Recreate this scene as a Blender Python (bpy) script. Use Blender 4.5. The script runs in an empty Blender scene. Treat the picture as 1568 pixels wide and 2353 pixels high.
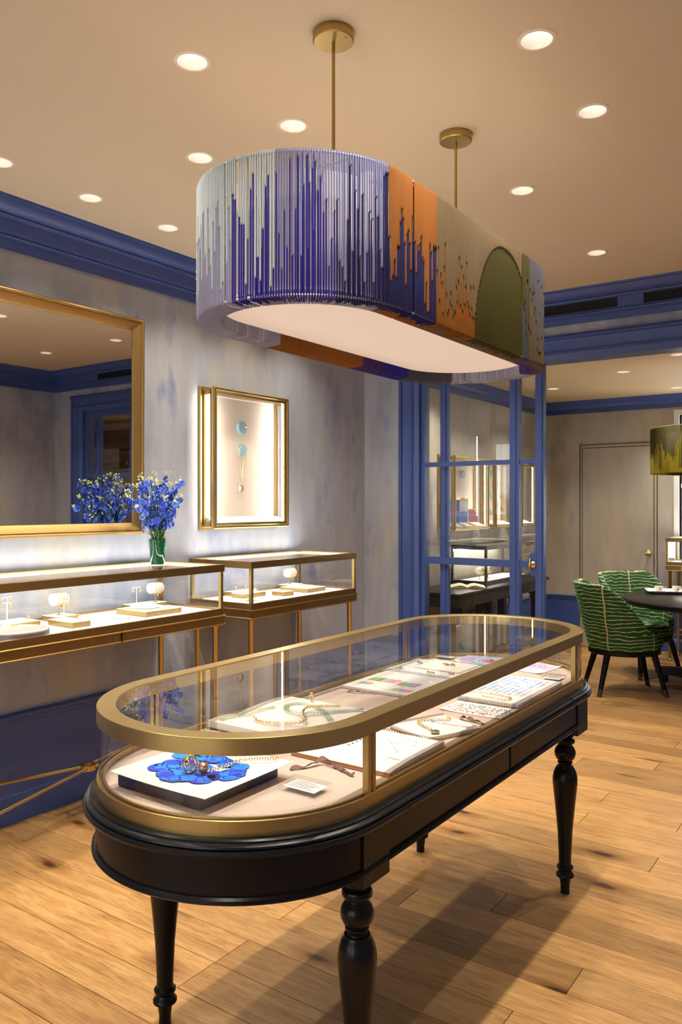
import bpy, bmesh, math, random
from math import pi, sin, cos, radians as RD
from mathutils import Vector, Matrix
random.seed(11)
sc = bpy.context.scene
C = sc.collection

# ------------------------------------------------------------------ camera
cam = bpy.data.cameras.new('camera')
cam_o = bpy.data.objects.new('camera', cam)
C.objects.link(cam_o)
cam_o.location = (0, 0, 1.5)
cam_o.rotation_euler = (pi / 2, 0, 0.6124)
cam.sensor_fit = 'VERTICAL'
cam.sensor_height = 36
cam.lens = 1826.6 * 36 / 2353
cam.shift_y = (1160.9 - 1176.5) / 2353
cam.clip_start = 0.05
sc.camera = cam_o
# ------------------------------------------------------------------ world, exposure
w = bpy.data.worlds.new('daylight')
sc.world = w
w.use_nodes = True
w.node_tree.nodes['Background'].inputs[0].default_value = (0.93, 0.96, 1.0, 1)
w.node_tree.nodes['Background'].inputs[1].default_value = 2.6
sc.view_settings.view_transform = 'Standard'
sc.view_settings.look = 'None'
sc.view_settings.exposure = 0.72
sc.view_settings.gamma = 1.0
sc.view_settings.use_curve_mapping = False
cy = sc.cycles
cy.max_bounces = 7
cy.use_adaptive_sampling = True
cy.adaptive_threshold = 0.08
cy.adaptive_min_samples = 12
cy.diffuse_bounces = 4
cy.glossy_bounces = 4
cy.transmission_bounces = 4
cy.transparent_max_bounces = 24
cy.sample_clamp_indirect = 4.0
cy.caustics_reflective = False
cy.caustics_refractive = False
cy.use_denoising = True
DOWN_W = 39.0          # watts of one recessed downlight
WARM = (1.0, 0.91, 0.77)

# ------------------------------------------------------------------ materials
def newmat(name):
    m = bpy.data.materials.new(name)
    m.use_nodes = True
    nt = m.node_tree
    return m, nt.nodes, nt.links, nt.nodes['Principled BSDF']

def P(name, col, rough=0.5, metal=0.0, emit=None, es=0.0, coat=0.0, bump=None, var=None, sheen=0.0, trans=0.0, spec=0.5):
    m, N, L, b = newmat(name)
    b.inputs['Base Color'].default_value = (*col, 1)
    b.inputs['Roughness'].default_value = rough
    b.inputs['Metallic'].default_value = metal
    b.inputs['Coat Weight'].default_value = coat
    b.inputs['Coat Roughness'].default_value = 0.12
    b.inputs['Sheen Weight'].default_value = sheen
    b.inputs['Transmission Weight'].default_value = trans
    b.inputs['Specular IOR Level'].default_value = spec
    if emit:
        b.inputs['Emission Color'].default_value = (*emit, 1)
        b.inputs['Emission Strength'].default_value = es
    if bump or var:
        tc = N.new('ShaderNodeTexCoord')
        mp = N.new('ShaderNodeMapping')
        L.new(tc.outputs['Object'], mp.inputs[0])
    if bump:                                   # (scale xyz, strength, distance)
        s, st, d = bump
        mp.inputs['Scale'].default_value = s
        nz = N.new('ShaderNodeTexNoise')
        nz.inputs['Scale'].default_value = 1.0
        nz.inputs['Detail'].default_value = 3
        L.new(mp.outputs[0], nz.inputs['Vector'])
        bp = N.new('ShaderNodeBump')
        bp.inputs['Strength'].default_value = st
        bp.inputs['Distance'].default_value = d
        L.new(nz.outputs[0], bp.inputs['Height'])
        L.new(bp.outputs[0], b.inputs['Normal'])
    if var:                                    # (scale, other colour)
        nz = N.new('ShaderNodeTexNoise')
        nz.inputs['Scale'].default_value = var[0]
        nz.inputs['Detail'].default_value = 4
        L.new(tc.outputs['Object'], nz.inputs['Vector'])
        mx = N.new('ShaderNodeMix')
        mx.data_type = 'RGBA'
        mx.inputs[6].default_value = (*col, 1)
        mx.inputs[7].default_value = (*var[1], 1)
        L.new(nz.outputs[0], mx.inputs[0])
        L.new(mx.outputs[2], b.inputs['Base Color'])
    return m

def ramp(N, pts):
    r = N.new('ShaderNodeValToRGB')
    e = r.color_ramp.elements
    while len(e) < len(pts):
        e.new(0.5)
    for k, (p, c) in enumerate(pts):
        e[k].position = p
        e[k].color = (*c, 1)
    return r

def plaster(name, a, b_, c, patch):
    m, N, L, b = newmat(name)
    tc = N.new('ShaderNodeTexCoord')
    mp = N.new('ShaderNodeMapping')
    mp.inputs['Scale'].default_value = (1.0, 1.0, 0.5)
    L.new(tc.outputs['Object'], mp.inputs[0])
    n1 = N.new('ShaderNodeTexNoise')
    n1.inputs['Scale'].default_value = 1.9
    n1.inputs['Detail'].default_value = 7
    n1.inputs['Roughness'].default_value = 0.62
    n1.inputs['Distortion'].default_value = 0.12
    L.new(mp.outputs[0], n1.inputs['Vector'])
    r1 = ramp(N, [(0.34, b_), (0.46, a), (0.54, a), (0.66, c)])
    L.new(n1.outputs[0], r1.inputs[0])
    mp2 = N.new('ShaderNodeMapping')
    mp2.inputs['Scale'].default_value = (9, 9, 1.6)
    L.new(tc.outputs['Object'], mp2.inputs[0])
    n2 = N.new('ShaderNodeTexNoise')
    n2.inputs['Scale'].default_value = 1.6
    n2.inputs['Detail'].default_value = 5
    L.new(mp2.outputs[0], n2.inputs['Vector'])
    r2 = ramp(N, [(0.35, (0.93, 0.93, 0.95)), (0.65, (1.05, 1.05, 1.03))])
    L.new(n2.outputs[0], r2.inputs[0])
    mu = N.new('ShaderNodeMix')
    mu.data_type = 'RGBA'
    mu.blend_type = 'MULTIPLY'
    mu.inputs[0].default_value = 1
    L.new(r1.outputs[0], mu.inputs[6])
    L.new(r2.outputs[0], mu.inputs[7])
    n3 = N.new('ShaderNodeTexNoise')           # sparse strong blue patches of pigment
    n3.inputs['Scale'].default_value = 5.2
    n3.inputs['Detail'].default_value = 5
    n3.inputs['Distortion'].default_value = 0.2
    L.new(mp.outputs[0], n3.inputs['Vector'])
    r3 = ramp(N, [(0.62, (0, 0, 0)), (0.74, (0.75, 0.75, 0.75))])
    L.new(n3.outputs[0], r3.inputs[0])
    mx = N.new('ShaderNodeMix')
    mx.data_type = 'RGBA'
    mx.inputs[7].default_value = (*patch, 1)
    L.new(r3.outputs[0], mx.inputs[0])
    L.new(mu.outputs[2], mx.inputs[6])
    L.new(mx.outputs[2], b.inputs['Base Color'])
    b.inputs['Roughness'].default_value = 0.55
    bp = N.new('ShaderNodeBump')
    bp.inputs['Strength'].default_value = 0.12
    bp.inputs['Distance'].default_value = 0.004
    L.new(n2.outputs[0], bp.inputs['Height'])
    L.new(bp.outputs[0], b.inputs['Normal'])
    return m

def oak(name):
    m, N, L, b = newmat(name)
    tc = N.new('ShaderNodeTexCoord')
    oi = N.new('ShaderNodeObjectInfo')
    sv = N.new('ShaderNodeVectorMath')
    sv.operation = 'SCALE'
    sv.inputs[0].default_value = (37.1, 53.3, 11.7)
    L.new(oi.outputs['Random'], sv.inputs['Scale'])
    ad = N.new('ShaderNodeVectorMath')
    L.new(tc.outputs['Object'], ad.inputs[0])
    L.new(sv.outputs[0], ad.inputs[1])
    mp = N.new('ShaderNodeMapping')
    mp.inputs['Scale'].default_value = (1.1, 9.0, 1)
    L.new(ad.outputs[0], mp.inputs[0])
    n1 = N.new('ShaderNodeTexNoise')
    n1.inputs['Scale'].default_value = 2.2
    n1.inputs['Detail'].default_value = 8
    n1.inputs['Roughness'].default_value = 0.65
    n1.inputs['Distortion'].default_value = 1.2
    L.new(mp.outputs[0], n1.inputs['Vector'])
    r1 = ramp(N, [(0.25, (0.27, 0.135, 0.045)), (0.45, (0.41, 0.228, 0.082)), (0.62, (0.50, 0.295, 0.118)), (0.8, (0.36, 0.195, 0.068))])
    L.new(n1.outputs[0], r1.inputs[0])
    # fine pores
    mp2 = N.new('ShaderNodeMapping')
    mp2.inputs['Scale'].default_value = (10, 130, 1)
    L.new(ad.outputs[0], mp2.inputs[0])
    n2 = N.new('ShaderNodeTexNoise')
    n2.inputs['Scale'].default_value = 1.5
    n2.inputs['Detail'].default_value = 3
    L.new(mp2.outputs[0], n2.inputs['Vector'])
    r2 = ramp(N, [(0.32, (0.78, 0.74, 0.7)), (0.55, (1.04, 1.03, 1.02))])
    L.new(n2.outputs[0], r2.inputs[0])
    mu = N.new('ShaderNodeMix')
    mu.data_type = 'RGBA'
    mu.blend_type = 'MULTIPLY'
    mu.inputs[0].default_value = 1
    L.new(r1.outputs[0], mu.inputs[6])
    L.new(r2.outputs[0], mu.inputs[7])
    # knots
    mp3 = N.new('ShaderNodeMapping')
    mp3.inputs['Scale'].default_value = (1.7, 4.6, 1)
    L.new(ad.outputs[0], mp3.inputs[0])
    n4 = N.new('ShaderNodeTexNoise')
    n4.inputs['Scale'].default_value = 5
    L.new(mp3.outputs[0], n4.inputs['Vector'])
    mxv = N.new('ShaderNodeMix')
    mxv.data_type = 'VECTOR'
    mxv.inputs[0].default_value = 0.12
    L.new(mp3.outputs[0], mxv.inputs[4])
    L.new(n4.outputs[1], mxv.inputs[5])
    vo = N.new('ShaderNodeTexVoronoi')
    vo.inputs['Scale'].default_value = 1.0
    vo.voronoi_dimensions = '2D'
    L.new(mxv.outputs[1], vo.inputs['Vector'])
    r3 = ramp(N, [(0.0, (0.10, 0.07, 0.05)), (0.04, (0.22, 0.15, 0.10)), (0.085, (0.62, 0.54, 0.45)), (0.24, (1, 1, 1))])
    L.new(vo.outputs['Distance'], r3.inputs[0])
    mk = N.new('ShaderNodeMix')
    mk.data_type = 'RGBA'
    mk.blend_type = 'MULTIPLY'
    sc_ = N.new('ShaderNodeSeparateColor')
    L.new(vo.outputs['Color'], sc_.inputs[0])
    gt = N.new('ShaderNodeMath')
    gt.operation = 'GREATER_THAN'
    gt.inputs[1].default_value = 0.62
    L.new(sc_.outputs[0], gt.inputs[0])
    L.new(gt.outputs[0], mk.inputs[0])
    L.new(mu.outputs[2], mk.inputs[6])
    L.new(r3.outputs[0], mk.inputs[7])
    # each board its own tone
    r4 = ramp(N, [(0.0, (0.76, 0.72, 0.66)), (0.45, (1.0, 0.98, 0.95)), (1.0, (1.18, 1.14, 1.06))])
    L.new(oi.outputs['Random'], r4.inputs[0])
    mt = N.new('ShaderNodeMix')
    mt.data_type = 'RGBA'
    mt.blend_type = 'MULTIPLY'
    mt.inputs[0].default_value = 1
    L.new(mk.outputs[2], mt.inputs[6])
    L.new(r4.outputs[0], mt.inputs[7])
    L.new(mt.outputs[2], b.inputs['Base Color'])
    b.inputs['Roughness'].default_value = 0.42
    b.inputs['Specular IOR Level'].default_value = 0.35
    bp = N.new('ShaderNodeBump')
    bp.inputs['Strength'].default_value = 0.15
    bp.inputs['Distance'].default_value = 0.002
    L.new(n2.outputs[0], bp.inputs['Height'])
    L.new(bp.outputs[0], b.inputs['Normal'])
    return m

def glass(name, tint=(1, 1, 1), refl=0.085):
    m, N, L, b = newmat(name)
    N.remove(b)
    out = N['Material Output']
    g = N.new('ShaderNodeNewGeometry')
    dt = N.new('ShaderNodeVectorMath')
    dt.operation = 'DOT_PRODUCT'
    L.new(g.outputs['Normal'], dt.inputs[0])
    L.new(g.outputs['Incoming'], dt.inputs[1])
    def ma(op, a, v=None, c=None):
        n = N.new('ShaderNodeMath')
        n.operation = op
        n.use_clamp = False
        for k, x in enumerate((a, v, c)):
            if x is None:
                continue
            if isinstance(x, (int, float)):
                n.inputs[k].default_value = x
            else:
                L.new(x, n.inputs[k])
        return n.outputs[0]
    one = ma('SUBTRACT', 1.0, ma('ABSOLUTE', dt.outputs['Value']))
    f = ma('MULTIPLY_ADD', ma('POWER', one, 5.0), 1 - refl, refl)
    f = ma('MULTIPLY', f, ma('SUBTRACT', 1.0, g.outputs['Backfacing']))
    tr = N.new('ShaderNodeBsdfTransparent')
    tr.inputs[0].default_value = (*tint, 1)
    gl = N.new('ShaderNodeBsdfGlossy')
    gl.inputs['Roughness'].default_value = 0.0
    mx = N.new('ShaderNodeMixShader')
    L.new(f, mx.inputs[0])
    L.new(tr.outputs[0], mx.inputs[1])
    L.new(gl.outputs[0], mx.inputs[2])
    L.new(mx.outputs[0], out.inputs[0])
    return m

def velvet(name):
    m, N, L, b = newmat(name)
    tc = N.new('ShaderNodeTexCoord')
    nz = N.new('ShaderNodeTexNoise')
    nz.inputs['Scale'].default_value = 9
    nz.inputs['Detail'].default_value = 4
    L.new(tc.outputs['Object'], nz.inputs['Vector'])
    sp = N.new('ShaderNodeSeparateXYZ')
    L.new(tc.outputs['Object'], sp.inputs[0])
    def ma(op, a, v=None, c=None):
        n = N.new('ShaderNodeMath')
        n.operation = op
        for k, x in enumerate((a, v, c)):
            if x is None:
                continue
            if isinstance(x, (int, float)):
                n.inputs[k].default_value = x
            else:
                L.new(x, n.inputs[k])
        return n.outputs[0]
    wz = ma('MULTIPLY_ADD', nz.outputs[0], 0.06, sp.outputs[2])
    s = ma('SINE', ma('MULTIPLY', wz, 2 * pi / 0.030))
    n2 = N.new('ShaderNodeTexNoise')
    n2.inputs['Scale'].default_value = 22
    n2.inputs['Detail'].default_value = 3
    L.new(tc.outputs['Object'], n2.inputs['Vector'])
    th = ma('MULTIPLY_ADD', n2.outputs[0], -0.75, 1.18)
    st = ma('GREATER_THAN', s, th)
    # a broken upright seam line
    an = ma('ARCTAN2', sp.outputs[1], sp.outputs[0])
    sa = ma('SINE', ma('MULTIPLY_ADD', nz.outputs[0], 0.5, ma('MULTIPLY', an, 5.0)))
    seam = ma('GREATER_THAN', sa, 0.9965)
    al = ma('MAXIMUM', st, seam)
    mx = N.new('ShaderNodeMix')
    mx.data_type = 'RGBA'
    mx.inputs[6].default_value = (0.001, 0.085, 0.014, 1)
    mx.inputs[7].default_value = (0.55, 0.44, 0.24, 1)
    L.new(al, mx.inputs[0])
    L.new(mx.outputs[2], b.inputs['Base Color'])
    b.inputs['Roughness'].default_value = 0.8
    b.inputs['Sheen Weight'].default_value = 0.35
    b.inputs['Sheen Roughness'].default_value = 0.25
    b.inputs['Sheen Tint'].default_value = (0.0, 0.9, 0.2, 1)
    return m

def linen(name, a, b_, pitch, axis):
    m, N, L, b = newmat(name)
    tc = N.new('ShaderNodeTexCoord')
    mp = N.new('ShaderNodeMapping')
    mp.inputs['Rotation'].default_value = (0, 0, 0 if axis == 'X' else pi / 2)
    L.new(tc.outputs['Object'], mp.inputs[0])
    wv = N.new('ShaderNodeTexWave')
    wv.inputs['Scale'].default_value = 1.0 / pitch / 3.2
    wv.inputs['Distortion'].default_value = 1.2
    wv.inputs['Detail'].default_value = 2
    wv.inputs['Detail Scale'].default_value = 3
    L.new(mp.outputs[0], wv.inputs['Vector'])
    r = ramp(N, [(0.1, b_), (0.6, a)])
    L.new(wv.outputs[1], r.inputs[0])
    L.new(r.outputs[0], b.inputs['Base Color'])
    b.inputs['Roughness'].default_value = 0.85
    return m

GW, GB, GC = (0.405, 0.425, 0.475), (0.27, 0.31, 0.43), (0.47, 0.455, 0.42)
wall_m = plaster('wall_plaster', GW, GB, GC, (0.16, 0.20, 0.42))
wall_far_m = plaster('far_wall_plaster', (0.46, 0.415, 0.345), (0.37, 0.345, 0.315), (0.50, 0.435, 0.335), (0.3, 0.3, 0.36))
ceil_far_m = P('far_ceiling_plaster', (0.66, 0.485, 0.27), 0.7)
ceil_m = P('ceiling_plaster', (0.76, 0.65, 0.475), 0.7, var=(0.9, (0.70, 0.585, 0.415)), bump=((2, 2, 2), 0.05, 0.01))
blue_m = P('blue_paint', (0.052, 0.095, 0.315), 0.38, bump=((30, 30, 30), 0.02, 0.002))
oak_m = oak('oak_boards')
brass_m = P('brushed_brass', (0.50, 0.36, 0.135), 0.36, 1.0, bump=((4, 4, 160), 0.04, 0.001))
brass_d = P('dark_brass', (0.36, 0.225, 0.085), 0.36, 1.0)
gold_m = P('polished_gold', (0.95, 0.66, 0.26), 0.18, 1.0)
gold_frame = P('gilt_frame', (0.36, 0.23, 0.078), 0.38, 0.9)
black_m = P('black_lacquer', (0.006, 0.006, 0.007), 0.28, coat=0.0, spec=0.22, bump=((3, 3, 40), 0.04, 0.002))
black_d = P('black_paint', (0.014, 0.014, 0.016), 0.45)
white_m = P('white_paint', (0.82, 0.80, 0.77), 0.5)
cone_m = P('downlight_cone', (0.88, 0.86, 0.82), 0.35)
lamp_m = P('downlight_lamp', (1, 1, 1), 0.5, emit=(1, 0.9, 0.78), es=4.2)
led_m = P('led_strip', (1, 1, 1), 0.5, emit=(1, 0.94, 0.86), es=11)
led_box = P('led_strip_box', (1, 1, 1), 0.5, emit=(1, 0.93, 0.84), es=55)
led_far = P('led_strip_far', (1, 1, 1), 0.5, emit=(1, 0.92, 0.8), es=22)
diff_m = P('lamp_diffuser', (0.62, 0.53, 0.45), 0.6, emit=(1, 0.80, 0.64), es=0.26)
liner_m = P('lamp_liner', (0.62, 0.53, 0.45), 0.8, emit=(1, 0.78, 0.58), es=0.07)
for _m in (lamp_m, liner_m):
    _m.cycles.emission_sampling = 'NONE'
dark_m = P('vent_dark', (0.004, 0.004, 0.005), 0.8)
glass_m = glass('clear_glass')
pane_m = glass('door_glass', (0.97, 0.98, 0.975), 0.09)
acryl_m = glass('acrylic', (0.97, 0.98, 0.98), 0.09)
mirror_m = P('mirror_silver', (0.80, 0.80, 0.80), 0.02, 1.0)
deck_m = linen('case_linen', (0.66, 0.52, 0.43), (0.52, 0.39, 0.31), 0.004, 'X')
deck2_m = linen('showcase_cloth', (0.72, 0.73, 0.76), (0.62, 0.64, 0.68), 0.006, 'Y')
boxback_m = linen('box_linen', (0.78, 0.68, 0.58), (0.72, 0.62, 0.52), 0.004, 'X')
paper_m = P('paper', (0.86, 0.80, 0.72), 0.8)
paper_w = P('white_paper', (0.84, 0.82, 0.78), 0.8)
cover_m = P('kraft_cover', (0.42, 0.2, 0.07), 0.7)
coverk_m = P('black_cover', (0.02, 0.02, 0.025), 0.5)
navy_m = P('navy_block', (0.012, 0.016, 0.045), 0.35)
ribbon_m = P('brown_ribbon', (0.16, 0.055, 0.035), 0.5, sheen=0.3)
wire_m = P('coil_wire', (0.09, 0.06, 0.055), 0.35, 0.8)
crystal_m = glass('crystal', (0.93, 0.9, 0.88), 0.22)
teal_m = P('teal_leather', (0.28, 0.50, 0.54), 0.6)
mint_m = P('mint_cushion', (0.55, 0.72, 0.64), 0.8)
ivory_m = P('ivory_suede', (0.85, 0.81, 0.74), 0.85)
grey_m = P('grey_leather', (0.19, 0.155, 0.15), 0.6)
emerald_m = P('emerald_glass', (0.0, 0.14, 0.065), 0.04, trans=0.35, coat=0.6)
velvet_m = velvet('green_velvet')
gun_m = P('gunmetal', (0.10, 0.095, 0.09), 0.4, 0.8)
porc_m = P('porcelain', (0.86, 0.85, 0.82), 0.15, coat=0.5)
stem_m = P('plant_stem', (0.10, 0.22, 0.03), 0.6)
leaf_m = P('plant_leaf', (0.11, 0.26, 0.035), 0.55)
bud_m = P('pale_bud', (0.62, 0.68, 0.30), 0.6)
petal_m = P('delphinium_petal', (0.018, 0.055, 0.55), 0.5, var=(14, (0.05, 0.13, 0.75)))
petal_l = P('delphinium_petal_light', (0.06, 0.16, 0.78), 0.5, var=(14, (0.15, 0.24, 0.82)))
tulip_m = P('tulip_petal', (0.72, 0.22, 0.38), 0.5, var=(30, (0.85, 0.5, 0.6)))

# ------------------------------------------------------------------ mesh helpers
class MB:
    def __init__(s):
        s.v, s.f, s.m = [], [], []
    def add(s, vs, fs, m=0):
        o = len(s.v)
        s.v += [tuple(v) for v in vs]
        for f in fs:
            s.f.append([i + o for i in f])
            s.m.append(m)
        return s
    def box(s, x0, x1, y0, y1, z0, z1, m=0):
        return s.add([(x0, y0, z0), (x1, y0, z0), (x1, y1, z0), (x0, y1, z0), (x0, y0, z1), (x1, y0, z1), (x1, y1, z1), (x0, y1, z1)],
                     [(3, 2, 1, 0), (4, 5, 6, 7), (0, 1, 5, 4), (1, 2, 6, 5), (2, 3, 7, 6), (3, 0, 4, 7)], m)
    def bevbox(s, x0, x1, y0, y1, z0, z1, b=0.002, m=0):
        rings = []
        for z, i in ((z0, b), (z0 + b, 0), (z1 - b, 0), (z1, b)):
            a = [(x0 + i, y0 + i), (x1 - i, y0 + i), (x1 - i, y1 - i), (x0 + i, y1 - i)]
            rings.append([(x, y, z) for x, y in a])
        return s.loft(rings, True, True, m)
    def loft(s, rings, closed=True, cap=False, m=0, loop=False):
        n = len(rings[0])
        o = len(s.v)
        for r in rings:
            s.v += [tuple(p) for p in r]
        K = len(rings)
        for k in range(K if loop else K - 1):
            k2 = (k + 1) % K
            for i in range(n if closed else n - 1):
                j = (i + 1) % n
                s.f.append([o + k * n + i, o + k * n + j, o + k2 * n + j, o + k2 * n + i])
                s.m.append(m)
        if cap:
            s.f.append([o + i for i in range(n)][::-1])
            s.m.append(m)
            s.f.append([o + (K - 1) * n + i for i in range(n)])
            s.m.append(m)
        return s
    def lathe(s, prof, n=20, c=(0, 0, 0), m=0, cap=True):
        rings = [[(c[0] + r * cos(2 * pi * i / n), c[1] + r * sin(2 * pi * i / n), c[2] + z) for i in range(n)] for r, z in prof]
        return s.loft(rings, True, cap, m)
    def tube(s, pts, r, n=6, m=0, closed=False, cap=True):
        pts = [Vector(p) for p in pts]
        K = len(pts)
        rad = r if isinstance(r, (list, tuple)) else [r] * K
        rings = []
        up = None
        for k, p in enumerate(pts):
            if closed:
                t = pts[(k + 1) % K] - pts[k - 1]
            else:
                t = pts[min(k + 1, K - 1)] - pts[max(k - 1, 0)]
            t.normalize()
            if up is None:
                up = Vector((0, 0, 1)) if abs(t.z) < 0.9 else Vector((1, 0, 0))
            a = t.cross(up)
            if a.length < 1e-5:
                a = t.cross(Vector((0.31, 0.8, 0.5)))
            a.normalize()
            b = a.cross(t)
            b.normalize()
            up = b
            rings.append([p + (a * cos(2 * pi * i / n) + b * sin(2 * pi * i / n)) * rad[k] for i in range(n)])
        return s.loft(rings, True, cap and not closed, m, loop=closed)
    def torus(s, c, R, r, axis='Z', n=20, k=8, m=0, tilt=None):
        M = tilt or Matrix.Identity(3)
        pts = []
        for i in range(n):
            a = 2 * pi * i / n
            p = {'Z': (cos(a), sin(a), 0), 'X': (0, cos(a), sin(a)), 'Y': (cos(a), 0, sin(a))}[axis]
            pts.append(Vector(c) + M @ (Vector(p) * R))
        return s.tube(pts, r, k, m, True)
    def ball(s, c, r, n=10, k=6, m=0, sc=(1, 1, 1)):
        rings = []
        for j in range(k + 1):
            t = -pi / 2 + pi * j / k
            rr = max(cos(t), 0.02) * r
            rings.append([(c[0] + rr * cos(2 * pi * i / n) * sc[0], c[1] + rr * sin(2 * pi * i / n) * sc[1], c[2] + r * sin(t) * sc[2]) for i in range(n)])
        return s.loft(rings, True, True, m)
    def prism(s, poly, z0, z1, m=0):
        n = len(poly)
        return s.add([(x, y, z0) for x, y in poly] + [(x, y, z1) for x, y in poly],
                     [list(range(n))[::-1], [n + i for i in range(n)]] + [[i, (i + 1) % n, n + (i + 1) % n, n + i] for i in range(n)], m)
    def extr(s, prof, a, b, axis, m=0):
        """closed 2-D profile carried straight along one axis; prof points are the two other coordinates"""
        def P3(p, t):
            return (t, p[0], p[1]) if axis == 'X' else ((p[0], t, p[1]) if axis == 'Y' else (p[0], p[1], t))
        return s.loft([[P3(p, a) for p in prof], [P3(p, b) for p in prof]], True, True, m)
    def mesh(s, name, mats, smooth=35):
        me = bpy.data.meshes.new(name)
        me.from_pydata(s.v, [], s.f)
        mats = mats if isinstance(mats, (list, tuple)) else [mats]
        for m in mats:
            me.materials.append(m)
        if len(mats) > 1:
            me.polygons.foreach_set('material_index', s.m)
        bm = bmesh.new()
        bm.from_mesh(me)
        bmesh.ops.recalc_face_normals(bm, faces=bm.faces)
        bm.to_mesh(me)
        bm.free()
        if smooth:
            me.shade_smooth()
            me.set_sharp_from_angle(angle=RD(smooth))
        me.update()
        return me
    def build(s, name, mats, parent=None, smooth=35, loc=None):
        o = bpy.data.objects.new(name, s.mesh(name, mats, smooth))
        C.objects.link(o)
        if parent:
            o.parent = parent
        if loc:
            o.location = loc
        return o

def inst(name, me, parent=None, loc=(0, 0, 0), rot=(0, 0, 0), scale=None):
    o = bpy.data.objects.new(name, me)
    C.objects.link(o)
    o.location = loc
    o.rotation_euler = rot
    if scale:
        o.scale = scale if isinstance(scale, (tuple, list)) else (scale,) * 3
    if parent:
        o.parent = parent
    return o

def tag(o, label, cat, group=None):
    o['label'] = label
    o['category'] = cat
    if group:
        o['group'] = group
    return o

def thing(name, label, cat, loc=(0, 0, 0), rz=0, group=None):
    o = bpy.data.objects.new(name, None)
    o.empty_display_size = 0.05
    C.objects.link(o)
    o.location = loc
    o.rotation_euler = (0, 0, rz)
    return tag(o, label, cat, group)

def struct(o, label=None):
    o['kind'] = 'structure'
    if label:
        o['label'] = label
    return o

def stuff(o):
    o['kind'] = 'stuff'
    return o

def copy_tree(o, parent=None):
    c = o.copy()
    C.objects.link(c)
    c.parent = parent
    for ch in list(o.children):
        copy_tree(ch, c)
    return c

def text_mesh(txt, size, depth=0.0004):
    cu = bpy.data.curves.new('lettering', 'FONT')
    cu.body = txt
    cu.size = size
    cu.extrude = depth
    cu.align_x = 'CENTER'
    cu.align_y = 'CENTER'
    o = bpy.data.objects.new('lettering', cu)
    C.objects.link(o)
    bpy.context.view_layer.update()
    me = bpy.data.meshes.new_from_object(o.evaluated_get(bpy.context.evaluated_depsgraph_get()))
    bpy.data.objects.remove(o)
    return me

# ------------------------------------------------------------------ room numbers
WX, RX, BY, FY, CZ = -3.438, 0.586, 5.214, -2.6, 2.905        # left wall, right wall, back wall, front wall, ceiling
BY2 = 5.364                                                   # far side of the back wall
FWX, FRX, FBY, FCZ = -3.27, 2.3, 8.6, 2.63                    # far room
OX0, OX1, OZ = -2.942, 0.10, 2.473                            # opening in the back wall

# ------------------------------------------------------------------ floor: boards one by one on a dark sub-floor
fl = struct(MB().box(WX, 2.3, FY, FBY, -0.06, -0.0185).build('floor', dark_m, smooth=0), 'wide knotty oak board floor')
PW = 0.165
def board_mesh(L):
    mb = MB()
    g, b = 0.0009, 0.0014
    rings = []
    for z, i in ((-0.018, g), (-b, g), (0.0, g + b)):
        rings.append([(g * 0 + i, i, z), (L - i, i, z), (L - i, PW - i, z), (i, PW - i, z)])
    mb.loft(rings, True, True)
    return mb.mesh('oak_board', oak_m, 0)
BL = {L: board_mesh(L) for L in (0.7, 1.0, 1.3, 1.6, 1.9, 2.2, 2.5)}
rows = []
yy = 1.401 - PW * 24
nb = 0
far_mb = MB()
while yy < FBY - 0.01:
    x = WX
    xe = RX if yy < BY - 0.05 else FRX
    x -= random.uniform(0, 0.9)
    while x < xe - 0.02:
        L = random.choice((1.3, 1.6, 1.9, 2.2, 2.5) if yy > 0.6 else (2.2, 2.5))
        if yy < 0.6 or x > 0.9 or (x + L > 0.6 and yy > 6.2):      # outside the view: joined boards
            x0, x1 = max(x, WX), min(x + L, xe)
            far_mb.box(x0 + .001, x1 - .001, yy + .001, yy + PW - .001, -0.018, 0)
        else:
            if x < WX:                                             # first board of a row is cut at the wall
                k = min(BL, key=lambda q: abs(q - (x + L - WX)))
                inst('oak_board', BL[k], fl, (WX, yy, 0))
                x = WX + k
                nb += 1
                continue
            rem = xe - x
            k = L if L < rem else min(BL, key=lambda q: abs(q - rem))
            inst('oak_board', BL[k], fl, (x, yy, 0))
            nb += 1
            L = k
        x += L
    yy += PW
stuff(far_mb.build('outer_oak_boards', oak_m, fl, 0))

# ------------------------------------------------------------------ walls
T = 0.15
struct(MB().box(WX - T, WX, FY, BY2, 0, CZ + .2).build('wall_left', wall_m, smooth=0), 'mottled grey blue plaster wall behind the brass showcases')
bw = MB()
bw.box(WX, OX0, BY, BY2, 0, CZ + .2).box(OX1, 2.45, BY, BY2, 0, CZ + .2).box(OX0, OX1, BY, BY2, OZ, CZ + .2)
struct(bw.build('wall_back', wall_m, smooth=0), 'plaster wall with the wide glazed opening')
struct(MB().box(RX, RX + T, FY, BY, 0, CZ + .2).build('wall_right', wall_m, smooth=0))
fw = MB()
fw.box(WX - T, RX + T, FY - T, FY, 0, 0.35).box(WX - T, RX + T, FY - T, FY, 2.65, CZ + .2)
for a, b in ((WX - T, -3.1), (-1.75, -1.35), (0.1, RX + T)):
    fw.box(a, b, FY - T, FY, 0.35, 2.65)
struct(fw.build('wall_front', wall_m, smooth=0))
for n, (a, b) in enumerate(((-3.1, -1.75), (-1.35, 0.1))):
    wn = struct(MB().box(a, b, FY - .1, FY - .05, .35, .42).box(a, b, FY - .1, FY - .05, 2.58, 2.65).box(a, a + .06, FY - .1, FY - .05, .42, 2.58).box(b - .06, b, FY - .1, FY - .05, .42, 2.58).build('window_%d' % (n + 1), blue_m, smooth=0))
    MB().box(a + .06, b - .06, FY - .078, FY - .072, .42, 2.58).build('pane', glass_m, wn, 0)
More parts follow.
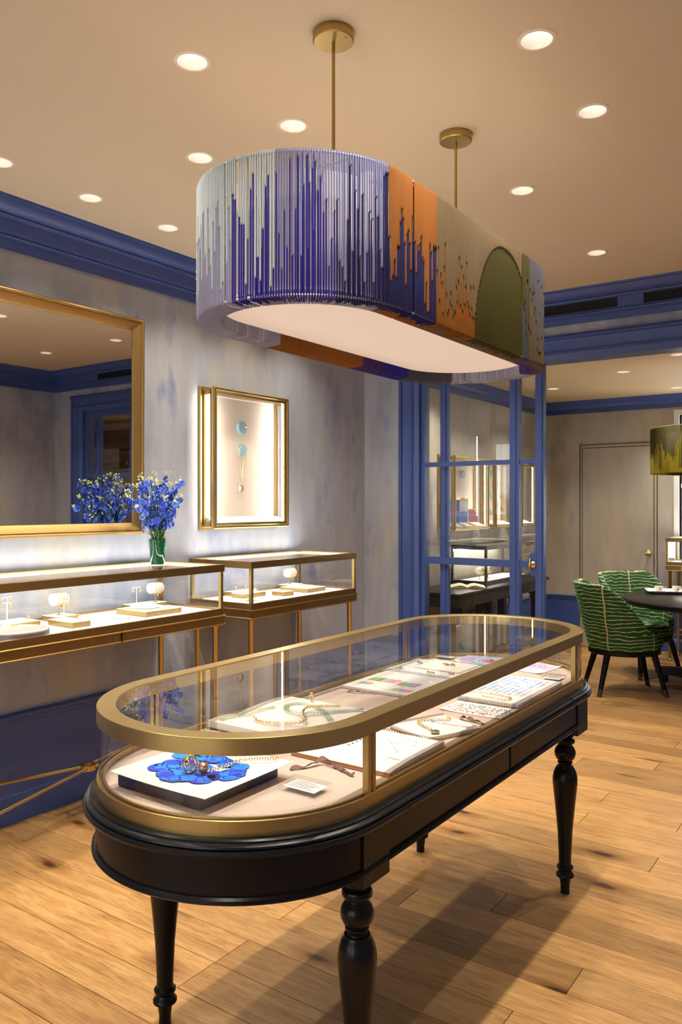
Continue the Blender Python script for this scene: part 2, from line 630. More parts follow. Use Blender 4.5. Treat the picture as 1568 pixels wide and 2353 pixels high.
# far room
struct(MB().box(FWX - T, FWX, BY2, FBY + T, 0, FCZ + .2).build('wall_far_left', wall_far_m, smooth=0))
WX0, WX1, WZ0, WZ1 = -1.83, -0.55, 0.95, 2.42
fb = MB()
fb.box(FWX, WX0, FBY, FBY + T, 0, FCZ + .2).box(WX1, FRX + T, FBY, FBY + T, 0, FCZ + .2).box(WX0, WX1, FBY, FBY + T, 0, WZ0).box(WX0, WX1, FBY, FBY + T, WZ1, FCZ + .2)
struct(fb.build('wall_far', wall_far_m, smooth=0), 'warm grey plaster wall of the farther room with a concealed door')
struct(MB().box(FRX, FRX + T, BY2, FBY, 0, FCZ + .2).build('wall_far_right', wall_far_m, smooth=0))

# ------------------------------------------------------------------ ceilings with real holes for the downlights
NEAR = [(-1.832, 1.788), (-0.895, 2.302), (-1.836, 2.305), (-0.894, 2.834), (-2.313, 2.301), (-1.376, 3.366), (-3.024, 2.313),
        (-1.376, 4.433), (-3.03, 2.788), (-3.013, 1.859), (-1.84, 2.843), (-3.03, 3.27), (-3.03, 3.75), (-3.03, 4.23), (-2.31, 3.37),  # last four: unseen behind the cord lamp, added to carry on the rows
        (-1.83, 1.2), (-0.89, 1.77), (-0.89, 1.2), (-3.02, 1.35), (-0.4, 3.6), (-2.3, 4.43), (-0.4, 4.43), (-2.3, 0.3), (-0.9, 0.2)]  # mostly out of view, downlights added to light the room
FAR = [(-2.745, 7.488), (-1.911, 6.877), (-1.357, 6.318), (-2.714, 6.6), (-2.9, 5.95), (0.3, 6.9), (-0.6, 7.9), (-1.75, 8.1)]
def ceiling(name, x0, x1, y0, y1, z, holes, rad, m):
    bm = bmesh.new()
    def loop(pts):
        vs = [bm.verts.new((x, y, z)) for x, y in pts]
        return [bm.edges.new((vs[i], vs[(i + 1) % len(vs)])) for i in range(len(vs))]
    es = loop([(x0, y0), (x1, y0), (x1, y1), (x0, y1)])
    for hx, hy in holes:
        es += loop([(hx + rad * cos(2 * pi * i / 24), hy + rad * sin(2 * pi * i / 24)) for i in range(24)])
    bmesh.ops.triangle_fill(bm, edges=es, use_beauty=True, normal=(0, 0, -1))
    me = bpy.data.meshes.new(name)
    bm.to_mesh(me)
    bm.free()
    me.materials.append(m)
    o = bpy.data.objects.new(name, me)
    C.objects.link(o)
    slab = MB().box(x0, x1, y0, y1, z + .13, z + .15).build('ceiling_slab', m, o, 0)
    return struct(o)
ceiling('ceiling', WX - T, RX + T, FY - T, BY2, CZ, NEAR, 0.048, ceil_m)['label'] = 'warm cream plaster ceiling with recessed downlights'
ceiling('ceiling_far', FWX - T, FRX + T, BY2, FBY + T, FCZ, FAR, 0.048, ceil_far_m)

ring_me = MB().lathe([(0.0475, -0.0035), (0.0475, 0.004), (0.058, 0.0), (0.0575, -0.0035)], 28, cap=False).mesh('trim_ring', white_m)
_r = [(0.0475, -0.0035), (0.058, -0.002), (0.058, 0.0005), (0.0475, 0.002)]
ring_me = MB().loft([[(r * cos(2 * pi * i / 28), r * sin(2 * pi * i / 28), z) for i in range(28)] for r, z in _r], True, False, 0, True).mesh('trim_ring', P('trim_ring_paint', (0.86, 0.78, 0.66), 0.5))
cone_me = MB().lathe([(0.0475, 0.0), (0.04, 0.05), (0.028, 0.088)], 28, cap=False).mesh('cone', cone_m)
lens_me = MB().lathe([(0.030, 0.084), (0.027, 0.0835), (0.001, 0.083)], 24, cap=True).mesh('lamp', lamp_m)
def downlight(x, y, z, label, group, watts):
    t = thing('recessed_downlight', label, 'ceiling light', (x, y, z), 0, group)
    inst('trim_ring', ring_me, t)
    inst('cone', cone_me, t)
    inst('lamp', lens_me, t)
    ld = bpy.data.lights.new('downlight_beam', 'SPOT')
    ld.energy = watts
    ld.color = WARM
    ld.spot_size = RD(110)
    ld.spot_blend = 1.0
    ld.shadow_soft_size = 0.03
    lo = bpy.data.objects.new('downlight_beam', ld)
    C.objects.link(lo)
    lo.parent = t
    lo.location = (0, 0, -0.012)
for x, y in NEAR:
    if x < -2.9:
        downlight(x, y, CZ, 'small recessed downlight in the row along the blue cornice', 'downlights along the cornice', DOWN_W * .5)
    else:
        downlight(x, y, CZ, 'round white recessed downlight in the open ceiling round the long lamp', 'downlights of the front room', DOWN_W)
for x, y in FAR:
    downlight(x, y, FCZ, 'round recessed downlight in the lower ceiling beyond the opening', 'downlights of the far room', DOWN_W * 1.0)

# ------------------------------------------------------------------ cornice, casing, wainscot (blue paint)
CR = [(0, 2.703), (.018, 2.703), (.018, 2.736), (.024, 2.738), (.024, 2.743), (.038, 2.748), (.044, 2.755), (.040, 2.760), (.055, 2.764), (.062, 2.766)]
CR2 = [(.062, 2.828), (.072, 2.832), (.078, 2.840), (.074, 2.846), (.092, 2.852), (.112, 2.866), (.126, 2.884), (.130, 2.892), (.148, 2.894), (.150, CZ), (0, CZ)]
def cor(lo, dz=0.0):
    return [(d, z + dz) for d, z in (CR + [(.062, 2.804), (.066, 2.815)] + CR2[0:] if lo else CR + CR2)]
# left cornice: one continuous profile
t1 = MB()
t1.extr([(WX + d, z) for d, z in CR + CR2], FY, BY, 'Y')
struct(t1.build('trim_1', blue_m, smooth=25), 'blue moulded cornice above the mottled plaster wall with the mirror')
# back cornice with two dark air slots: lower and upper mouldings full length, frieze pieces between the slots
t2 = MB()
t2.extr([(BY - d, z) for d, z in CR] + [(BY, 2.766)], WX, RX, 'X')
t2.extr([(BY, 2.828)] + [(BY - d, z) for d, z in CR2], WX, RX, 'X')
slots = [(-2.55, -1.467), (-1.307, -0.2)]
xs = [WX, slots[0][0], slots[0][1], slots[1][0], slots[1][1], RX]
for k in (0, 2, 4):
    t2.box(xs[k], xs[k + 1], BY - .062, BY, 2.766, 2.828)
t2o = struct(t2.build('trim_2', blue_m, smooth=25), 'blue moulded cornice with dark air slots above the opening')
for a, b in slots:
    MB().box(a, b, BY - .050, BY - .004, 2.7665, 2.8275).build('air_slot', dark_m, t2o, 0)
struct(MB().extr([(RX - d, z) for d, z in CR + CR2], FY, BY, 'Y').build('trim_3', blue_m, smooth=25))
struct(MB().extr([(FY + d, z) for d, z in CR + CR2], WX, RX, 'X').build('trim_4', blue_m, smooth=25))
fd = FCZ - CZ
CF = [(0, FCZ - .13), (.014, FCZ - .13), (.014, FCZ - .085), (.03, FCZ - .075), (.045, FCZ - .05), (.075, FCZ - .03), (.09, FCZ - .012), (.1, FCZ), (0, FCZ)]
struct(MB().extr([(FBY - d, z) for d, z in CF], FWX, FRX, 'X').build('trim_5', blue_m, smooth=25), 'blue cornice of the farther room above the concealed door')
struct(MB().extr([(FWX + d, z) for d, z in CF], BY2, FBY, 'Y').build('trim_6', blue_m, smooth=25))
# wainscot: cap, panel and baseboard
def wains(n, axis, wall, sg, a, b, zt=.515):
    prof = lambda pts: [(wall + sg * d, z) for d, z in pts]
    mb = MB()
    mb.extr(prof([(0, .12), (.012, .12), (.012, zt - .05), (.018, zt - .045), (.018, zt - .03), (.026, zt - .022), (.030, zt - .008), (.024, zt), (0, zt)]), a, b, axis)
    struct(mb.build('trim_%d' % n, blue_m, smooth=25), None)
def base(side, axis, wall, sg, a, b):
    mb = MB()
    mb.extr([(wall + sg * d, z) for d, z in [(0, 0), (.022, 0), (.022, .112), (.018, .12), (.018, .128), (.0125, .136), (0, .136)]], a, b, axis)
    struct(mb.build('baseboard_' + side, blue_m, smooth=25))
wains(7, 'Y', WX, 1, FY, BY)
base('left', 'Y', WX, 1, FY, BY)
wains(8, 'X', BY, -1, WX + .03, OX0 - .17)
base('back', 'X', BY, -1, WX + .03, OX0 - .17)
wains(9, 'Y', RX, -1, FY, BY)
base('right', 'Y', RX, -1, FY, BY)
wains(10, 'X', FBY, -1, FWX, -2.86)
base('far', 'X', FBY, -1, FWX, -2.86)
wains(11, 'Y', FWX, 1, BY2, FBY)
base('far_left', 'Y', FWX, 1, BY2, FBY)
wains(12, 'X', FBY, -1, -2.04, FRX)
base('far_right', 'X', FBY, -1, -2.04, FRX)
# door casing round the opening
CP = [(0, 0), (.0, .030), (.012, .036), (.020, .050), (.032, .050), (.036, .030), (.052, .026), (.105, .024), (.112, .034), (.122, .036), (.128, .024), (.140, .022), (.150, .016), (.166, .012), (.166, 0)]
cs = MB()
cs.extr([(OX0 - .166 + p, BY - d) for p, d in CP], 0, OZ + .166, 'Z')
cs.extr([(OX1 + .166 - p, BY - d) for p, d in CP], 0, OZ + .166, 'Z')
cs.extr([(BY - d - .001, OZ + .166 - p) for p, d in CP], OX0 - .166, OX1 + .166, 'X')
cs.box(OX0 - .002, OX0 + .001, BY, BY2, 0, OZ).box(OX1 - .001, OX1 + .002, BY, BY2, 0, OZ).box(OX0, OX1, BY, BY2, OZ - .001, OZ + .002)
struct(cs.build('trim_13', blue_m, smooth=25), 'broad moulded blue casing round the opening')

# ------------------------------------------------------------------ glazed leaves in the opening
def leaf(n, x0, sg, label):
    """x0 = hinge side, sg = direction towards the gap"""
    X = lambda d: x0 + sg * d
    def bar(nm, a, b, z0, z1, y0=BY + .02, y1=BY + .062):
        p, q = sorted((X(a), X(b)))
        mb = MB()
        mb.box(p, q, y0, y1, z0, z1)
        return mb
    d = struct(bar('', 0, .032, 0, OZ).build('door_%d' % n, blue_m, smooth=0), label)
    def up(nm, a, b, y0, y1):
        mb = bar('', a, b, .16, OZ - .06, y0, y1)
        w3 = (b - a) / 3
        p, q = sorted((X(a + w3), X(b - w3)))
        mb.box(p, q, y0 - .008, y0, .16, OZ - .06)
        mb.build(nm, blue_m, d, 0)
    up('muntin', .147, .219, BY + .05, BY + .075)
    up('muntin', .712, .782, BY + .012, BY + .062)
    st = bar('', .896, .958, 0, OZ)
    p, q = sorted((X(.912), X(.945)))
    st.box(p, q, BY + .012, BY + .02, 0, OZ)
    st.build('stile', blue_m, d, 0)
    for z0, z1 in ((0.0, .16), (1.065, 1.116), (1.786, 1.819), (OZ - .06, OZ)):
        bar('', .032, .896, z0, z1).build('rail', blue_m, d, 0)
    for a, b in ((.032, .147), (.219, .712), (.782, .896)):
        for z0, z1 in ((.16, 1.065), (1.116, 1.786), (1.819, OZ - .06)):
            bar('', a, b, z0, z1, BY + .038, BY + .043).build('pane', pane_m, d, 0)
    # rounded lock plate and brass handle
    lp = MB()
    c = X(.905)
    poly = [(c - sg * .07 * cos(RD(-90 + 180 * i / 16)), 1.093 + .085 * sin(RD(-90 + 180 * i / 16))) for i in range(17)]
    lp.loft([[(x, BY + .018, z) for x, z in poly], [(x, BY + .05, z) for x, z in poly]], True, True)
    lp.build('lock_plate', blue_m, d, 0)
    h = MB()
    hx = X(.878)
    ring = lambda r, y: [(hx + r * cos(2 * pi * i / 16), y, 1.093 + r * sin(2 * pi * i / 16)) for i in range(16)]
    h.loft([ring(.024, BY + .018), ring(.024, BY + .012), ring(.018, BY + .006), ring(.008, BY), ring(.008, BY - .03)], True, True)
    ho = h.build('handle', gold_m, d)
    g = MB()
    g.tube([(hx, BY - .034, 1.093 + z) for z in (-.048, -.044, -.03, 0, .03, .044, .048)], [.002, .005, .005, .0105, .005, .005, .002], 12)
    g.build('grip', gold_m, ho)
leaf(1, OX0, 1, 'blue glazed door leaf with a brass handle beside the plaster wall')
leaf(2, OX1, -1, 'blue glazed door leaf seen only in the mirror')
# concealed door in the far wall
d3 = struct(MB().box(-2.821, -2.081, FBY - .006, FBY + .001, 0, 2.116).build('door_3', wall_far_m, smooth=0), 'concealed plaster door with thin dark joints and a brass knob')
fr = MB()
for a, b, c, e in ((-2.854, -2.848, 0, 2.158), (-2.827, -2.821, 0, 2.122), (-2.081, -2.075, 0, 2.122), (-2.048, -2.042, 0, 2.158)):
    fr.box(a, b, FBY - .0045, FBY + .001, c, e)
fr.box(-2.854, -2.042, FBY - .0045, FBY + .001, 2.152, 2.158).box(-2.827, -2.075, FBY - .0045, FBY + .001, 2.116, 2.122)
fr.build('joint', dark_m, d3, 0)
kb = MB()
kr = lambda r, y: [(-2.124 + r * cos(2 * pi * i / 16), y, 1.002 + 1.35 * r * sin(2 * pi * i / 16)) for i in range(16)]
kb.loft([kr(.022, FBY - .006), kr(.02, FBY - .014), kr(.008, FBY - .02), kr(.008, FBY - .04), kr(.022, FBY - .05), kr(.026, FBY - .062), kr(.018, FBY - .072), kr(.002, FBY - .076)], True, True)
kb.build('knob', gold_m, d3)
# far window with white casing
w3 = MB()
a = .05
w3.box(WX0 - a, WX0, FBY - .02, FBY + .12, WZ0 - a, WZ1 + a).box(WX1, WX1 + a, FBY - .02, FBY + .12, WZ0 - a, WZ1 + a).box(WX0, WX1, FBY - .02, FBY + .12, WZ1, WZ1 + a).box(WX0, WX1, FBY - .04, FBY + .12, WZ0 - a, WZ0)
w3.box(WX0, WX1, FBY + .06, FBY + .09, 1.68, 1.72)
w3o = struct(w3.build('window_3', white_m, smooth=0), 'white framed sash window beyond the round table')
MB().box(WX0, WX1, FBY + .072, FBY + .078, WZ0, WZ1).build('pane', pane_m, w3o, 0)

# ------------------------------------------------------------------ the black oval table
TX, TA, TB, TR, TE = -1.3732, 1.53, 2.9825, 0.377, 0.3623
def oval(d, z, n=40, x=TX, ya=TA, yb=TB, r=TR, e=TE):
    p = [(x + (r + d) * cos(pi * i / n), yb + (e + d) * sin(pi * i / n), z) for i in range(n + 1)]
    return p + [(x - (r + d) * cos(pi * i / n), ya - (e + d) * sin(pi * i / n), z) for i in range(n + 1)]
def arc(d, z, far, n=40, x=TX, ya=TA, yb=TB, r=TR, e=TE, trim=0.0):
    out = []
    for i in range(n + 1):
        t = trim + (pi - 2 * trim) * i / n
        out.append((x + (r + d) * cos(t), yb + (e + d) * sin(t), z) if far else (x - (r + d) * cos(t), ya - (e + d) * sin(t), z))
    return out
tb = thing('oval_table', 'black lacquered oval table with turned legs under the glass display case', 'table', (0, 0, 0))
MB().loft([oval(d, z) for d, z in ((-.05, .8), (.012, .8), (.016, .797), (.016, .794), (.020, .793), (.026, .789), (.027, .785), (.023, .782), (.029, .780), (.033, .774), (.031, .768), (.022, .765), (.004, .763), (-.03, .763))], True, False).build('table_edge', black_m, tb, 30)
# fine joints across the edge moulding
for x, s in ((TX + TR, 1), (TX - TR, -1)):
    for y in (1.66, 2.335, 2.86):
        MB().tube([(x + s * d, y, z) for d, z in ((.003, .8006), (.0165, .7975), (.0205, .7935), (.0275, .7895), (.028, .785), (.0235, .7815), (.0335, .7745), (.0325, .7675), (.02, .7645))], .0011, 5).build('edge_joint', dark_m, tb)
MB().loft([oval(d, z) for d, z in ((-.03, .766), (.002, .766), (.002, .672), (-.03, .672))], True, False).build('apron', black_m, tb, 30)
# bead along the lower edge of the apron
bd = MB()
prof = [(.0, .676), (.006, .675), (.011, .670), (.012, .664), (.008, .659), (.0, .656), (-.03, .656)]
bd.loft([oval(d, z) for d, z in prof], True, False)
bd.build('apron_bead', black_m, tb, 30)
MB().loft([oval(-.035, .66), oval(-.035, .665)], True, True).build('underside', black_d, tb, 0)
LEGP = [(.018, 0), (.017, .004), (.0175, .03), (.0215, .056), (.027, .060), (.034, .066), (.0345, .072), (.031, .078), (.026, .083), (.024, .088), (.0255, .092), (.031, .097), (.0315, .103), (.027, .108), (.0235, .112), (.024, .14), (.0285, .24), (.037, .33), (.0435, .39), (.0475, .43), (.047, .446), (.043, .466), (.036, .482), (.0315, .488), (.031, .491), (.025, .492), (.0235, .496), (.025, .501), (.0285, .504), (.0285, .508), (.025, .511), (.033, .519), (.0385, .53), (.0405, .541), (.039, .552), (.033, .564), (.0265, .571), (.0255, .574), (.030, .577), (.0365, .583), (.0375, .590), (.035, .597), (.0275, .601), (.0285, .605), (.0335, .61), (.033, .64)]
leg_me = MB().lathe(LEGP, 32).mesh('leg', black_m, 40)
blk_me = MB().bevbox(-.055, .055, -.055, .055, .628, .765, .002).mesh('corner_block', black_m)
for x, y in ((-1.046, 1.555), (-1.06, 3.02), (-1.74, 1.59), (-1.7, 3.02)):
    bx = (TX + TR + .006 - .055) if x > TX else (TX - TR - .006 + .055)
    inst('corner_block', blk_me, tb, (bx, y, 0))
    inst('leg', leg_me, tb, (x, y, 0))
MB().box(TX + TR + .0015, TX + TR + .0045, 2.332, 2.338, .66, .766).build('apron_joint', dark_m, tb, 0)
MB().lathe([(.009, 0), (.009, .004), (.007, .006)], 14).build('lock', P('chrome', (.8, .8, .8), .15, 1), tb).matrix_local = Matrix.Translation((TX + TR - .03, 3.0755, .71)) @ Matrix.Rotation(-pi / 2, 4, 'X')

# ------------------------------------------------------------------ the oval glass case on it
cs = thing('display_case', 'oval brass and glass display case standing on the black table', 'display case', (0, 0, .8))
cs_z = -.8
def loc(o):
    o.location.z += cs_z
    return o
loc(MB().loft([oval(d, z) for d, z in ((-.02, .8005), (0, .8005), (0, .833), (-.0015, .8345), (-.004, .8345), (-.0045, .829), (-.013, .829), (-.014, .836), (-.02, .836))], True, False, 0, True).build('base_frame', brass_m, cs, 30))
loc(MB().loft([oval(-.02, .8006), oval(-.02, .8215)], True, True).build('deck', deck_m, cs, 30))
loc(MB().loft([oval(d, z) for d, z in ((-.046, .9715), (-.001, .971), (0, .972), (0, 1.008), (-.001, 1.009), (-.045, 1.009), (-.046, 1.008))], True, False, 0, True).build('top_frame', brass_m, cs, 30))
loc(MB().loft([oval(-.045, 1.0005), oval(-.045, 1.0065)], True, True).build('top_glass', glass_m, cs, 30))
for far in (0, 1):                                       # curved end panes
    loc(MB().loft([arc(-.011, .83, far), arc(-.011, .972, far), arc(-.006, .972, far), arc(-.006, .83, far)], False, False, 0, True).build('curved_glass', glass_m, cs, 30))
for s in (1, -1):                                        # straight side panes, two to a side
    for a, b in ((1.566, 2.3335), (2.3365, 2.95)):
        x = TX + s * (TR - .008)
        loc(MB().box(x - .0025, x + .0025, a, b, .83, .972).build('side_glass', glass_m, cs, 0))
    for y in (1.535, 1.555, 2.958, 2.978):               # pairs of slim uprights where curve meets straight
        x = TX + s * (TR - .009)
        loc(MB().box(x - .008, x + .008, y - .006, y + .006, .83, .972).build('upright', brass_m, cs, 0))
loc(MB().box(TX - .36, TX + .36, 2.333, 2.3365, .8225, .955).build('glass_divider', glass_m, cs, 0))

# ------------------------------------------------------------------ things in the oval case
DZ = .8222
class Page:
    """flat print on a page: thin coloured polygons a hair above it"""
    def __init__(s, z):
        s.mb, s.z, s.mats, s.idx = MB(), z, [], {}
        s.k = 0
    def mi(s, col):
        if col not in s.idx:
            s.idx[col] = len(s.mats)
            s.mats.append(INK(col))
        return s.idx[col]
    def poly(s, pts, col):
        s.k += 1
        z = s.z + .0003 + (s.k % 12) * .00004
        s.mb.add([(x, y, z) for x, y in pts], [list(range(len(pts)))], s.mi(col))
    def disc(s, x, y, r, col, n=18, sy=1):
        s.poly([(x + r * cos(2 * pi * i / n), y + r * sy * sin(2 * pi * i / n)) for i in range(n)], col)
    def rect(s, x0, x1, y0, y1, col):
        s.poly([(x0, y0), (x1, y0), (x1, y1), (x0, y1)], col)
    def line(s, pts, w, col):
        for (a, b) in zip(pts[:-1], pts[1:]):
            d = Vector((b[0] - a[0], b[1] - a[1]))
            if d.length < 1e-6:
                continue
            n = Vector((-d.y, d.x)).normalized() * w / 2
            s.poly([(a[0] - n.x, a[1] - n.y), (b[0] - n.x, b[1] - n.y), (b[0] + n.x, b[1] + n.y), (a[0] + n.x, a[1] + n.y)], col)
    def build(s, parent, name='drawing'):
        me = bpy.data.meshes.new(name)
        me.from_pydata(s.mb.v, [], s.mb.f)
        for m in s.mats:
            me.materials.append(m)
        me.polygons.foreach_set('material_index', s.mb.m)
        for p in me.polygons:
            if p.normal.z < 0:
                p.flip()
        o = bpy.data.objects.new(name, me)
        C.objects.link(o)
        o.parent = parent
        o['kind'] = 'stuff'
        return o
_ink = {}
def INK(col):
    if col not in _ink:
        _ink[col] = P('ink_%d' % len(_ink), col, .75)
    return _ink[col]

def coil(parent, x0, x1, y, z, r=.006, pitch=.0075, axis='X', m=None):
    n = int(abs(x1 - x0) / pitch)
    mb = MB()
    for k in range(n):
        t = x0 + (k + .5) * (x1 - x0) / n
        c = (t, y, z) if axis == 'X' else (y, t, z)
        mb.torus(c, r, .0008, 'X' if axis == 'X' else 'Y', 10, 4)
    return mb.build('wire_coil', m or wire_m, parent)

def chain(pts, r=.0035, w=.0009, step=None, m=None):
    """links along a path, alternating flat and upright"""
    mb = MB()
    P_ = [Vector(p) for p in pts]
    step = step or r * 1.55
    d = 0
    k = 0
    for a, b in zip(P_[:-1], P_[1:]):
        L = (b - a).length
        t = (b - a).normalized()
        while d < L:
            p = a + t * d
            q = t.to_track_quat('X', 'Z').to_matrix()
            rot = q @ Matrix.Rotation(pi / 2 * (k % 2) * .8, 3, 'X')
            mb.torus(p, r, w, 'Z', 8, 4, 0, rot)
            d += step
            k += 1
        d -= L
    return mb

def smooth_path(pts, n=8):
    out = []
    P_ = [Vector(p) for p in pts]
    for i in range(len(P_) - 1):
        p0, p1, p2, p3 = P_[max(i - 1, 0)], P_[i], P_[i + 1], P_[min(i + 2, len(P_) - 1)]
        for k in range(n):
            t = k / n
            out.append(.5 * ((2 * p1) + (p2 - p0) * t + (2 * p0 - 5 * p1 + 4 * p2 - p3) * t * t + (3 * p1 - p0 - 3 * p2 + p3) * t ** 3))
    out.append(P_[-1])
    return out

def ribbon(name, label, pts, w=.010):
    pp = smooth_path(pts, 6)
    mb = MB()
    ra, rb = [], []
    for k, p in enumerate(pp):
        t = (pp[min(k + 1, len(pp) - 1)] - pp[max(k - 1, 0)]).normalized()
        n = Vector((-t.y, t.x, 0)).normalized()
        tw = sin(k * .7) * .8
        v = (n * cos(tw) + Vector((0, 0, 1)) * sin(tw)) * w / 2
        p = p + Vector((0, 0, abs(sin(tw)) * w / 2))
        ra.append(p - v)
        rb.append(p + v)
    up = Vector((0, 0, .0006))
    mb.loft([ra, rb, [p + up for p in rb], [p + up for p in ra]], False, False, 0, True)
    return tag(mb.build(name, ribbon_m), label, 'ribbon')

def acrylic(label, x0, x1, y0, y1, h, sub):
    t = thing('acrylic_block', label, 'sign block', ((x0 + x1) / 2, (y0 + y1) / 2, DZ))
    a, b = (x1 - x0) / 2, (y1 - y0) / 2
    MB().bevbox(-a, a, -b, b, .0003, h, .0012).build('block', acryl_m, t)
    MB().box(-a * .82, a * .82, -b * .8, b * .8, h * .5, h * .5 + .0006).build('card', paper_w, t, 0)
    pg = Page(h * .5 + .0006)
    for k in range(5):
        pg.rect(-a * .7, a * (.3 + .4 * ((k * 37) % 10) / 10), b * (.55 - k * .26) - .0008, b * (.55 - k * .26) + .0008, (.25, .22, .2))
    pg.build(t, 'lettering')
    return t

# navy block with a sheet painted in blue circles
tag(MB().bevbox(-1.545, -1.268, 1.262, 1.53, DZ, DZ + .036, .001).build('display_block', navy_m), 'navy block under the sheet of blue circles', 'riser')
pt = thing('painted_sheet', 'white sheet painted with blue circles lying on the navy block', 'painting', (0, 0, DZ + .0362))
rows_ = []
for j in range(9):
    y = 1.24 + .31 * j / 8
    rows_.append([(-1.55 + .318 * i / 8, y, .0005 + .003 * ((i - 4) / 4) ** 2) for i in range(9)])
mb = MB()
mb.loft(rows_, False)
mb.loft([[(x, y, z + .0008) for x, y, z in r] for r in rows_], False)
mb.build('sheet', paper_m, pt)
pg = Page(.0046)
random.seed(5)
for k in range(64):
    a, q = random.uniform(0, 2 * pi), random.random() ** .5
    x, y, r = -1.398 + .122 * q * cos(a), 1.385 + .098 * q * sin(a), random.uniform(.016, .03)
    cs_ = [(.003, .09, .72), (.004, .19, .9), (.012, .02, .45), (.004, .27, .9), (.008, .05, .62)]
    c = random.choice(cs_)
    for q2, c2 in ((1, c), (.8, random.choice(cs_)), (.6, c), (.35, random.choice(cs_))):
        pg.disc(x, y, r * q2, c2)
pg.build(pt, 'painted_circles')
# crystal pendant
pz = DZ + .062
pd = thing('crystal_pendant', 'crystal ball pendant in gold wire on the blue circles', 'pendant', (-1.382, 1.342, pz))
MB().ball((0, 0, 0), .0185, 16, 10).build('crystal', crystal_m, pd)
cg = MB()
for k in range(4):
    cg.torus((0, 0, 0), .0195, .0011, 'Z', 24, 6, 0, Matrix.Rotation(k * pi / 4, 3, 'Z') @ Matrix.Rotation(pi / 2 - .35 * (k % 2), 3, 'X'))
cg.torus((0, 0, .004), .0193, .0011, 'Z', 24, 6)
cg.ball((-.014, .004, .013), .005, 8, 5).ball((-.016, -.004, .008), .004, 8, 5)
cg.build('wire_cage', gold_m, pd)
gb = MB().ball((.036, .008, -.004), .0125, 12, 8)
gb.torus((.036, .008, -.004), .0128, .0015, 'X', 16, 5).torus((.0215, .004, 0), .0045, .0012, 'Y', 12, 5)
gb.build('gold_bulb', P('rose_gold', (.5, .28, .16), .3, .9), pd)
chain(smooth_path([(.05, .01, -.010), (.055, .06, -.012), (.05, .115, -.014), (.08, .15, -.012), (.12, .18, -.014)], 5), .0042, .0009).build('chain', gold_m, pd)
acrylic('small clear acrylic text block beside the navy block', -1.212, -1.098, 1.462, 1.532, .02, 0)
acrylic('small clear acrylic text block beside the lavender sheet', -1.142, -1.062, 2.968, 3.052, .014, 0)
acrylic('small clear acrylic text block behind the marbled sheet', -1.69, -1.60, 3.115, 3.175, .016, 0)
ribbon('ribbon', 'brown ribbon in front of the kraft covered sketch pad', [(-1.275, 1.589, DZ + .001), (-1.25, 1.63, DZ + .002), (-1.232, 1.675, DZ + .012), (-1.19, 1.668, DZ + .004), (-1.15, 1.655, DZ + .002), (-1.114, 1.64, DZ + .001)], .013)
ribbon('ribbon', 'brown ribbon tie between the pendant pad and the dotted sheet', [(-1.14, 2.285, DZ + .002), (-1.12, 2.27, DZ + .007), (-1.10, 2.275, DZ + .003), (-1.05, 2.262, DZ + .001)], .014)
ribbon('ribbon', 'brown ribbon below the pad of colour swatches', [(-1.64, 2.372, DZ + .001), (-1.60, 2.378, DZ + .003), (-1.57, 2.392, DZ + .002), (-1.53, 2.40, DZ + .001)], .009)

# open book with emerald necklace drawings
bk = thing('open_book', 'thick open drawing book with an emerald necklace drawn across its pages', 'book', (0, 0, DZ))
MB().bevbox(-1.795, -1.35, 1.74, 2.125, .0, .004, .001).build('cover', coverk_m, bk)
def pages(y0, y1, h0, h1, n=10):
    prof = [(y0, .004)] + [(y0 + (y1 - y0) * k / n, .004 + h0 + (h1 - h0) * k / n + .006 * sin(pi * k / n)) for k in range(n + 1)] + [(y1, .004)]
    return prof
mb = MB()
mb.extr(pages(1.745, 1.872, .020, .012), -1.79, -1.355, 'X')
mb.build('left_pages', paper_m, bk, 30)
mb = MB()
mb.extr(pages(1.874, 2.12, .012, .022), -1.79, -1.355, 'X')
mb.build('right_pages', paper_m, bk, 30)
MB().box(-1.3552, -1.3538, 1.885, 2.115, .006, .020).build('page_edges', P('dark_page_edges', (.10, .085, .08), .8), bk, 0)
pg = Page(.0335)
random.seed(3)
gr = [(.03, .22, .10), (.06, .30, .15), (.30, .32, .06)]
def band(path, wdt, nrow=4):
    pp = smooth_path([(x, y, 0) for x, y in path], 14)
    for k in range(0, len(pp) - 1, 2):
        t = (pp[k + 1] - pp[k]).normalized()
        n = Vector((-t.y, t.x, 0))
        for j in range(nrow):
            c = pp[k] + n * wdt * ((j + .5) / nrow - .5) + t * .002 * (j % 2)
            pg.line([(c.x - t.x * .0042, c.y - t.y * .0042), (c.x + t.x * .0042, c.y + t.y * .0042)], .0036, random.choice(gr))
pg.z = .0285
band([(-1.745, 1.76), (-1.735, 1.82), (-1.745, 1.87), (-1.73, 1.93), (-1.70, 1.97)], .030)
pg.z = .0325
band([(-1.40, 1.93), (-1.47, 1.985), (-1.56, 2.035), (-1.65, 2.045), (-1.67, 2.0), (-1.62, 1.955), (-1.54, 1.95), (-1.48, 2.0), (-1.44, 2.05), (-1.40, 2.09)], .022)
for k in range(8):
    pg.disc(-1.395 + random.uniform(-.014, .014), 2.095 + random.uniform(-.008, .008), .004, (.1, .12, .5))
pg.build(bk)
cn = chain(smooth_path([(-1.47, 2.06, .041), (-1.56, 2.0, .0405), (-1.53, 1.93, .038), (-1.48, 1.89, .030), (-1.52, 1.82, .0335), (-1.60, 1.80, .0335), (-1.66, 1.83, .034)], 6), .0046, .0013)
cn = cn.build('gold_chain', gold_m)
cn.location.z = DZ
tag(cn, 'heavy gold link chain winding over the open drawing book', 'necklace')
rg = thing('gold_ring', 'domed gold ring standing on the open drawing book', 'ring', (-1.64, 2.10, DZ + .0315))
mb = MB().torus((0, 0, .010), .0095, .0022, 'Y', 20, 8)
